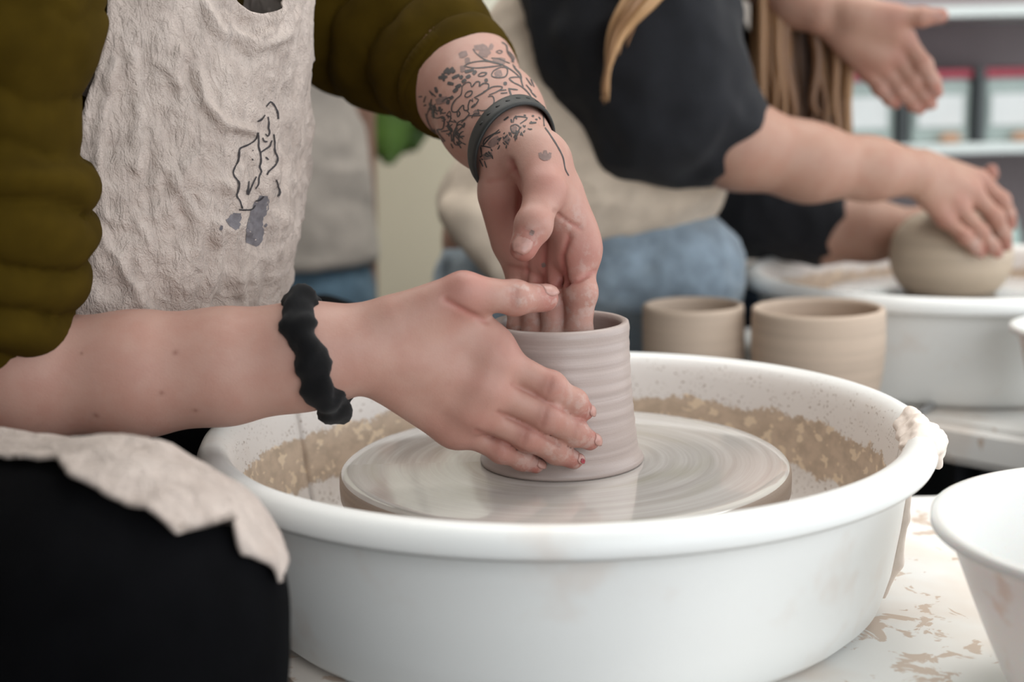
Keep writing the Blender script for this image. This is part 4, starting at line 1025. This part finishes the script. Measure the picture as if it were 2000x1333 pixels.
# drape at the neckline
dr = np.exp(-((yy - 50)/40)**2)*np.exp(-((uu - 0.52)/0.16)**2)*0.010*np.clip(-N[:, 1]*2.5 - 0.6, 0, 1); V = V + N*dr[:, None]
bib_V, bib_F = sheet('bib', V, nu, nv, 0.0016 if N[0].dot(normals(V, Qg)[0]) > 0 else -0.0016, None)
bib_tree = surf_tree(V, Qg)
# skirt over the right thigh
hemline = [(-400, 870), (-60, 888), (0, 895), (60, 903), (120, 908), (150, 945), (200, 965), (240, 985), (290, 1008), (330, 1032), (360, 1062), (385, 1083), (405, 1086), (432, 1076), (440, 1050), (447, 1036), (465, 1052), (500, 1092), (530, 1122), (560, 1135), (700, 1200)]
axT = (TB - TA); LT = axT.length; axT.normalize(); uT = (Vector((0, 0, 1)) - axT*axT.z).normalized(); sT = axT.cross(uT)
if sT.y > 0: sT = -sT
def lap_point(t, ph, off):
    r = (TRA + (TRB - TRA)*t if t <= 1 else math.sqrt(max((TRB + off)**2 - ((t-1)*LT)**2, 1e-7)) - off) + off
    return TC(t) + (uT*math.cos(ph) + sT*math.sin(ph))*r
nu2, nv2 = 150, 46; G = []
tmax = 1 + (TRB + 0.013)*0.975/LT
for i in range(nu2):
    t = -0.05 + (tmax + 0.05)*i/(nu2-1); ph_e = 2.4
    for k in range(240):
        ph = -0.3 + k*0.012; a = pix(lap_point(t, ph, 0.013))
        if a[1] >= interp(hemline, a[0]): ph_e = ph; break
    for j in range(nv2):
        ph = -1.35 + (ph_e + 1.35)*j/(nv2-1)
        G.append((t, ph))
G = np.array(G)
P0 = np.array([list(lap_point(t, ph, 0.013)) for t, ph in G]); off = 0.0045*fbm(P0*22, 12) + 0.0025*ridge(fbm(P0*38, 14, 2)) + 0.0015*np.exp(-((G[:, 1] - np.repeat(G[:, 1].reshape(nu2, nv2)[:, -1], nv2))/0.06)**2)
V = np.array([list(lap_point(t, ph, 0.013 + max(o, -0.003))) for (t, ph), o in zip(G, off)])
lap_V, lap_F = sheet('lap', V, nu2, nv2, 0.0022, None)
if normals(V, np.array(grid_faces(nu2, nv2)))[:, 2].mean() < 0: lap_V, lap_F = sheet('lap', V, nu2, nv2, -0.0022, None)
# cloth across the lap between bib and thigh
G = []
for i in range(40):
    for j in range(30):
        u, w = i/39, j/29
        x = -0.48 + 0.07*u; y = -0.06 + 0.30*w
        G.append((x, y, WZ + 0.085 - 0.05*u + 0.02*math.cos((w - 0.5)*5) ))
G = np.array(G); G[:, 2] += 0.006*fbm(G*20, 3)
ml_V, ml_F = sheet('lap2', G, 40, 30, 0.002, None)
V = np.concatenate([bib_V, lap_V, ml_V]); F = np.concatenate([bib_F, lap_F + len(bib_V), ml_F + len(bib_V) + len(lap_V)])
ap = mesh('apron', V, F, M['linen'], p1); ap['label'] = 'crumpled natural linen apron'
# tie of the apron passing behind the sleeve
tv, tf = tube_data([P(235, 90, -0.030), P(205, 112, -0.034), P(178, 138, -0.030), P(158, 176, -0.020), P(140, 215, 0.0)], [0.008, 0.010, 0.011, 0.010, 0.008], 10)
mesh('apron_tie', tv, tf, M['linen'], p1)
# ink drawing on the bib
def z4(pts): return [(420 + x/4.444, 180 + y/4.444) for x, y in pts]
draw = [[(440,125),(480,85),(515,120),(540,180),(545,235)], [(365,255),(400,235),(430,200)], [(455,215),(465,260),(460,310),(470,350),(455,385),(435,365)],
 [(365,350),(355,400),(300,450),(215,490),(205,540),(195,600),(160,680),(165,730),(205,790),(195,860),(185,900),(215,950),(235,1010)], [(205,1020),(310,1020),(345,980)],
 [(370,350),(375,430),(375,480),(390,530),(395,600),(385,650),(400,690),(380,740),(375,800),(350,840)], [(390,525),(430,500),(470,470),(490,420)],
 [(505,365),(515,430),(515,510),(540,570),(530,620),(490,665),(460,690),(450,720)], [(435,565),(460,590)], [(322,505),(330,508)], [(318,588),(328,583)], [(290,775),(280,890),(300,850),(355,735)], [(345,945),(385,935),(420,905)],
 [(530,760),(560,870),(540,910)], [(410,400),(425,430),(450,430)]]
tt = ribbons('ink_drawing', bib_tree, [(z4(s), 1.15) for s in draw], M['marker'], ap, 0.0006); tt['label'] = 'loose black line drawing on the bib'; tt['kind'] = 'stuff'
tt = ribbons('ink_smudge', bib_tree, [(z4([(110,1140),(180,1090),(190,1050)]), 7), (z4([(150,1180),(190,1120)]), 7), (z4([(420,900),(410,1000),(360,1090),(340,1200),(300,1320)]), 9), (z4([(370,960),(330,1100),(290,1250)]), 6), (z4([(370,1100),(370,1250),(330,1330)]), 7), (z4([(50,1200),(60,1160)]), 2), (z4([(430,1150),(445,1165)]), 3)], M['smudge'], ap, 0.0003); tt['label'] = 'blue-grey smudge'; tt['kind'] = 'stuff'

# ------------------------------------------------------------------ second potter
def plainattr(V): z = np.zeros(len(V)); return {'flush_shade': z, 'clay': z, 'mole': z}
YOFF = -0.135
p2 = tag(empty('person', (-0.05, 0.72, 0)), 'long-haired person in black sweatshirt and jeans at the wheel behind', 'person')
a1_ = arm_mesh([(1300, 225, 0.66, 0.044), (1440, 282, 0.66, 0.0430), (1580, 318, 0.675, 0.0375), (1700, 330, 0.695, 0.0300), (1775, 336, 0.715, 0.0260)],
   [(1800, 318, 0.735, 0.0155), (1802, 332, 0.730, 0.0160), (1800, 348, 0.726, 0.0155), (1795, 362, 0.725, 0.0145)],
   [[(1912, 352, 0.772, 0.0122), (1956, 392, 0.768, 0.0095), (1968, 420, 0.768, 0.0082), (1974, 440, 0.768, 0.0068)],
    [(1896, 374, 0.752, 0.0124), (1943, 424, 0.745, 0.0096), (1960, 460, 0.748, 0.0083), (1966, 480, 0.750, 0.0068)],
    [(1868, 399, 0.740, 0.0115), (1915, 455, 0.728, 0.0090), (1938, 482, 0.730, 0.0078), (1949, 495, 0.733, 0.0065)],
    [(1844, 426, 0.734, 0.0105), (1884, 463, 0.722, 0.0078), (1905, 484, 0.724, 0.0068), (1916, 496, 0.726, 0.0056)]],
   [(1810, 340, 0.755, 0.014), (1850, 362, 0.785, 0.0118), (1885, 372, 0.800, 0.0100), (1910, 380, 0.812, 0.0085)], [((1815, 345, 0.742, 0.015), (1885, 385, 0.755, 0.014))], 0.0024)
a2_ = arm_mesh([(1500, 425, 0.95, 0.045), (1600, 443, 0.93, 0.0430), (1700, 452, 0.905, 0.0340), (1770, 450, 0.895, 0.0270)],
   [(1790, 440, 0.895, 0.0150), (1792, 450, 0.895, 0.0155), (1790, 462, 0.893, 0.015), (1786, 472, 0.890, 0.014)],
   [[(1880, 385, 0.895, 0.012), (1925, 355, 0.880, 0.0095), (1934, 340, 0.870, 0.0082), (1937, 332, 0.865, 0.0068)],
    [(1890, 425, 0.895, 0.012), (1945, 440, 0.870, 0.0096), (1958, 470, 0.850, 0.0083), (1960, 492, 0.840, 0.0068)],
    [(1885, 455, 0.892, 0.0115), (1935, 480, 0.870, 0.0090), (1950, 505, 0.850, 0.0078), (1954, 518, 0.842, 0.0065)],
    [(1870, 480, 0.888, 0.0105), (1915, 505, 0.868, 0.0078), (1932, 525, 0.850, 0.0068), (1940, 535, 0.842, 0.0056)]],
   [(1800, 435, 0.890, 0.014), (1850, 405, 0.890, 0.0118), (1880, 395, 0.885, 0.0100), (1900, 392, 0.875, 0.0085)], [], 0.0028)
def core2(fd, F):
    chain(fd, F, [(980, 470, 0.85, 0.07), (1060, 200, 0.84, 0.07), (1200, -80, 0.82, 0.08), (1290, -230, 0.80, 0.06)], 0.05)
    chain(fd, F, [(1200, -80, 0.75, 0.06), (1190, -40, 0.68, 0.045), (1300, 225, 0.66, 0.040)], 0.04); chain(fd, F, [(1220, -60, 0.9, 0.06), (1300, 200, 0.97, 0.045), (1500, 425, 0.95, 0.040)], 0.04)
V, Q = soft(*bounds([P(800, 700, 0.6), P(1560, -400, 1.1), P(800, 700, 1.1), P(1560, -300, 0.6)], 0.05), 0.009, core2)
V, Q, A = join([a1_, a2_, (V, Q, plainattr(V))]); mesh('body', V, Q, M['skin_far'], p2, attrs=A)
for (a, b, r) in (((1960, 492, 0.840), (1958, 470, 0.850), 0.0068), ((1954, 518, 0.842), (1950, 505, 0.850), 0.0065)):
    nail('fingernail', P(*a), P(*b), r, (0.5, -0.9, 0.1), M['polish'], p2)
fold = lambda s, a, f: (lambda V: a*fbm(V*f, s) + a*0.6*ridge(fbm(V*f*2.1, s + 3, 2)))
def sweat2(fd, F):
    chain(fd, F, [(1020, 440, 0.88, 0.08), (1100, 180, 0.86, 0.09), (1210, -90, 0.82, 0.12)], 0.05)
    chain(fd, F, [(1185, -130, 0.70, 0.105), (1235, 60, 0.67, 0.094), (1290, 190, 0.66, 0.076), (1405, 264, 0.66, 0.0455)], 0.04)
    chain(fd, F, [(1260, -60, 0.92, 0.10), (1330, 240, 0.98, 0.09), (1440, 395, 0.96, 0.06), (1590, 438, 0.93, 0.0480)], 0.04)
V, Q = soft(*bounds([P(800, 600, 0.55), P(1660, -260, 1.15), P(800, 600, 1.15), P(1660, -200, 0.55)], 0.05), 0.006, sweat2, fold(41, 0.010, 9))
mesh('sweatshirt', V, Q, M['black_sweat'], p2)['label'] = 'black sweatshirt with bunched sleeves'
def apron2(fd, F):
    chain(fd, F, [(1165, -80, 0.78, 0.065), (1120, 100, 0.76, 0.070), (1090, 230, 0.75, 0.075), (1045, 330, 0.75, 0.075)], 0.05)
    chain(fd, F, [(1075, 120, 0.76, 0.07), (1140, 290, 0.74, 0.09), (1180, 385, 0.76, 0.05)], 0.05)
    chain(fd, F, [(1130, 280, 0.75, 0.085), (1290, 330, 0.76, 0.062), (1330, 380, 0.78, 0.036)], 0.05)
    chain(fd, F, [(1000, 350, 0.73, 0.055), (930, 385, 0.72, 0.036), (890, 400, 0.72, 0.016)], 0.02)
    chain(fd, F, [(885, 412, 0.685, 0.014), (935, 432, 0.675, 0.016), (1010, 430, 0.67, 0.016)], 0.012)
    chain(fd, F, [(930, 440, 0.685, 0.020), (975, 490, 0.68, 0.022), (1005, 545, 0.68, 0.016)], 0.03)
V, Q = soft(*bounds([P(780, 650, 0.55), P(1450, -200, 0.95), P(780, 650, 0.95), P(1450, -200, 0.55)], 0.04), 0.005, apron2, fold(51, 0.005, 13))
mesh('apron', V, Q, M['linen_far'], p2)['label'] = 'beige apron bunched at the hip'
def jeans2(fd, F):
    chain(fd, F, [(945, 530, 0.84, 0.050), (1040, 545, 0.80, 0.075), (1210, 500, 0.775, 0.072), (1300, 520, 0.77, 0.064), (1325, 545, 0.77, 0.062)], 0.03)
    chain(fd, F, [(1325, 545, 0.77, 0.066), (1290, 760, 0.78, 0.056), (1290, 900, 0.79, 0.050), (1290, 1140, 0.8, 0.05)], 0.03)
    chain(fd, F, [(960, 560, 0.95, 0.07), (1180, 560, 1.02, 0.075), (1330, 560, 1.03, 0.065), (1330, 1000, 1.03, 0.05)], 0.03)
V, Q = soft(*bounds([P(720, 1150, 0.62), P(1450, 350, 1.15), P(720, 1150, 1.15), P(1450, 350, 0.62)], 0.03), 0.007, jeans2, fold(61, 0.006, 17), 0.06)
mesh('jeans', V, Q, M['denim'], p2)['label'] = 'washed blue jeans'
# hair: locks of two long tresses
def tress(name, locks, par):
    VV = []; FF = []; TT = []
    for pts, r, tone in locks:
        q = [np.array(list(P(*p))) for p in pts]; C = []; e = [2*q[0] - q[1]] + q + [2*q[-1] - q[-2]]
        for i in range(1, len(e) - 2):
            for k in range(6):
                t = k/6; a, b, c, d_ = e[i-1:i+3]; C.append(0.5*(2*b + (c - a)*t + (2*a - 5*b + 4*c - d_)*t*t + (3*b - a - 3*c + d_)*t**3))
        C.append(q[-1]); n = len(C); rad = [r*(1 - 0.80*(i/(n-1))**2.2) for i in range(n)]
        V_, F_ = tube_data([Vector(c) for c in C], rad, 8); o = len(VV); VV += [list(v) for v in V_]; FF += [tuple(x + o for x in f) for f in F_]; TT += [tone]*len(V_)
    return mesh(name, VV, FF, M['hair'], par, attrs={'tone': TT})
rng = random.Random(5); locks = []
for i in range(85):
    f = rng.random(); x0 = 1475 + 160*f + rng.uniform(-8, 8); w = rng.uniform(-8, 8)
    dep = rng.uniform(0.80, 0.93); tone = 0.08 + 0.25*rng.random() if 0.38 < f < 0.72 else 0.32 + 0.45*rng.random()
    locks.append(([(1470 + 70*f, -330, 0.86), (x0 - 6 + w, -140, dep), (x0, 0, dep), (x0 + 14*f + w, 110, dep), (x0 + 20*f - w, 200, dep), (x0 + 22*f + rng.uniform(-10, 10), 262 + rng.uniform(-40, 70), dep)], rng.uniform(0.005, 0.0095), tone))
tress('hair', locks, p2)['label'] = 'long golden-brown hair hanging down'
locks = []
for i in range(26):
    f = rng.random(); dep = 0.552 - 0.02*rng.random(); e = rng.uniform(-7, 7)
    locks.append(([(1450 - 60*f, -300, 0.70), (1360 - 80*f + e, -90, 0.55), (1285 - 65*f + e, 0, dep - 0.01), (1222 - 30*f + e, 62, dep - 0.005), (1192 - 8*f, 130, dep), (1180 + rng.uniform(-6, 10), 150 + 60*rng.random(), dep + 0.01)], rng.uniform(0.0022, 0.0045), 0.45 + 0.5*rng.random()))
for i in range(10):
    f = rng.random(); locks.append(([(1450, -300, 0.70), (1300 - 20*f, -80, 0.56), (1265 - 40*f, 0, 0.545), (1240 - 40*f, 50, 0.555), (1225 - 40*f, 90 + 40*f, 0.56)], 0.0028, 0.5 + 0.4*f))
tress('hair', locks, p2)['label'] = 'strands of hair over the near shoulder'

# ------------------------------------------------------------------ person standing at the left
YOFF = 0.0
p3 = tag(empty('person', P(615, 900, 1.05)), 'person in pale apron and blue jeans standing behind the first potter', 'person'); p3.location.z = 0
x3 = P(618, 400, 1.05).x
def core3(fd, F):
    fd.cone(F, (x3, 1.05, 1.25), (x3, 1.05, 0.75), 0.075, 0.07, 0.03)
    for s in (-1, 1): fd.cone(F, (x3 + s*0.035, 1.05 + s*0.03, 0.75), (x3 + s*0.03, 1.05 + s*0.04, 0.05), 0.05, 0.035, 0.03)
V, Q = soft((x3 - 0.2, 0.85, 0.0), (x3 + 0.2, 1.25, 1.4), 0.01, core3); mesh('body', V, Q, M['skin_far'], p3, attrs=plainattr(V))
zh = P(650, 519, 1.0).z; xr_t = P(694, 120, 1.05).x; xr_b = P(742, 510, 1.05).x
def apron3(fd, F):
    fd.cone(F, (xr_t - 0.085, 1.05, 1.30), (xr_t - 0.085, 1.05, P(600, 120, 1.05).z), 0.085, 0.085, 0.03)
    fd.cone(F, (xr_t - 0.085, 1.05, P(600, 120, 1.05).z), (xr_b - 0.10, 1.05, zh - 0.05), 0.085, 0.10, 0.03)
V, Q = soft((x3 - 0.25, 0.85, zh - 0.01), (x3 + 0.25, 1.25, 1.4), 0.006, apron3, lambda V: 0.005*fbm(V*np.array([20, 20, 7]), 71) + 0.004*ridge(fbm(V*np.array([9, 9, 20]), 73, 2)), zh)
mesh('apron', V, Q, M['linen_grey'], p3)['label'] = 'pale grey-beige apron'
xj = P(735, 560, 1.05).x
def jeans3(fd, F):
    fd.cone(F, (xj - 0.085, 1.05, zh + 0.02), (xj - 0.078, 1.04, zh - 0.05), 0.066, 0.074, 0.03); fd.cone(F, (xj - 0.078, 1.03, zh - 0.05), (xj - 0.075, 1.03, 0.05), 0.076, 0.06, 0.02)
    fd.cone(F, (xj - 0.13, 1.07, zh + 0.02), (xj - 0.19, 1.08, 0.05), 0.06, 0.06, 0.01)
V, Q = soft((xj - 0.30, 0.9, 0.0), (xj + 0.04, 1.2, 0.9), 0.007, jeans3, fold(81, 0.004, 18), 0.06); mesh('jeans', V, Q, M['denim_mid'], p3)['label'] = 'blue jeans'
for dx, y in ((-0.075, 1.03), (-0.19, 1.08)):
    V, Q = soft((xj + dx - 0.12, y - 0.22, 0.0), (xj + dx + 0.12, y + 0.1, 0.14), 0.007, lambda fd, F: (fd.cone(F, (xj + dx, y, 0.05), (xj + dx, y - 0.12, 0.035), 0.045, 0.035, 0.03), fd.cone(F, (xj + dx, y, 0.1), (xj + dx, y, 0.05), 0.045, 0.045, 0.03)), None, 0.002); mesh('shoe', V, Q, M['charcoal'], p3)

YOFF = -0.135
# ------------------------------------------------------------------ teacher reaching in with an open hand
p4 = tag(empty('person', P(1430, 600, 1.2)), 'person behind the second potter pointing with an open hand', 'person'); p4.location.z = 0
a4 = arm_mesh([(1400, -150, 0.90, 0.042), (1490, -65, 0.85, 0.036), (1560, -5, 0.81, 0.0290), (1606, 22, 0.790, 0.0255)],
   [(1640, 8, 0.785, 0.0150), (1640, 28, 0.787, 0.0155), (1637, 48, 0.788, 0.015), (1632, 64, 0.790, 0.0140)],
   [[(1765, 74, 0.772, 0.0122), (1803, 127, 0.762, 0.0098), (1821, 160, 0.760, 0.0084), (1831, 180, 0.760, 0.0068)],
    [(1750, 108, 0.775, 0.0122), (1786, 160, 0.768, 0.0098), (1808, 190, 0.768, 0.0084), (1819, 204, 0.768, 0.0068)],
    [(1724, 130, 0.780, 0.0115), (1760, 176, 0.772, 0.0092), (1783, 202, 0.772, 0.0080), (1796, 214, 0.772, 0.0066)],
    [(1695, 140, 0.785, 0.0108), (1720, 174, 0.778, 0.0082), (1739, 194, 0.776, 0.0072), (1750, 204, 0.776, 0.0058)]],
   [(1660, 18, 0.772, 0.0155), (1745, 30, 0.762, 0.0125), (1800, 33, 0.755, 0.0100), (1838, 31, 0.752, 0.0082)], [((1660, 70, 0.782, 0.016), (1720, 110, 0.778, 0.014)), ((1680, 40, 0.772, 0.016), (1745, 60, 0.768, 0.013))], 0.0024)
def core4(fd, F):
    fd.cone(F, P(1420, 0, 1.2), P(1420, -330, 1.2), 0.10, 0.10, 0.05); fd.cone(F, P(1420, -330, 1.2), P(1420, -420, 1.2), 0.06, 0.05, 0.04)
    chain(fd, F, [(1470, -330, 1.12, 0.06), (1330, -240, 0.98, 0.045), (1400, -150, 0.90, 0.040)], 0.04)
V, Q = soft(*bounds([P(1200, 50, 0.85), P(1600, -480, 1.35), P(1200, 50, 1.35), P(1600, -480, 0.85)], 0.06), 0.01, core4)
V, Q, A = join([a4, (V, Q, plainattr(V))]); mesh('body', V, Q, M['skin_far'], p4, attrs=A)
zh4 = P(1430, 552, 1.15).z
def apron4(fd, F):
    fd.cone(F, P(1405, -330, 1.20), P(1405, 200, 1.20), 0.13, 0.12, 0.03); fd.cone(F, P(1405, 200, 1.20), P(1415, 620, 1.20), 0.12, 0.10, 0.03)
V, Q = soft(*bounds([P(1150, 650, 1.0), P(1650, -420, 1.4), P(1150, -420, 1.4)], 0.02), 0.008, apron4, lambda V: 0.007*fbm(V*np.array([16, 16, 6]), 91), zh4)
mesh('apron', V, Q, M['linen_grey'], p4)['label'] = 'pale apron, mostly hidden'
def jeans4(fd, F):
    b = P(1420, 560, 1.2)
    for s in (-1, 1): fd.cone(F, (b.x + s*0.075, b.y, 0.70), (b.x + s*0.085, b.y, 0.05), 0.085, 0.06, 0.02)
b4 = P(1420, 560, 1.2).x
V, Q = soft((b4 - 0.22, 0.90, 0.0), (b4 + 0.22, 1.22, 0.9), 0.009, jeans4, None, 0.06); mesh('jeans', V, Q, M['denim_dark'], p4)['label'] = 'dark jeans'
def sweat4(fd, F):
    chain(fd, F, [(1470, -330, 1.13, 0.08), (1330, -240, 0.98, 0.06), (1395, -155, 0.905, 0.052)], 0.04); fd.cone(F, P(1410, -320, 1.22), P(1410, -60, 1.22), 0.12, 0.115, 0.04)
V, Q = soft(*bounds([P(1150, 50, 0.85), P(1650, -480, 1.4), P(1150, -480, 1.4), P(1650, 0, 0.85)], 0.06), 0.009, sweat4, fold(95, 0.005, 14)); mesh('sweatshirt', V, Q, M['black_sweat'], p4)
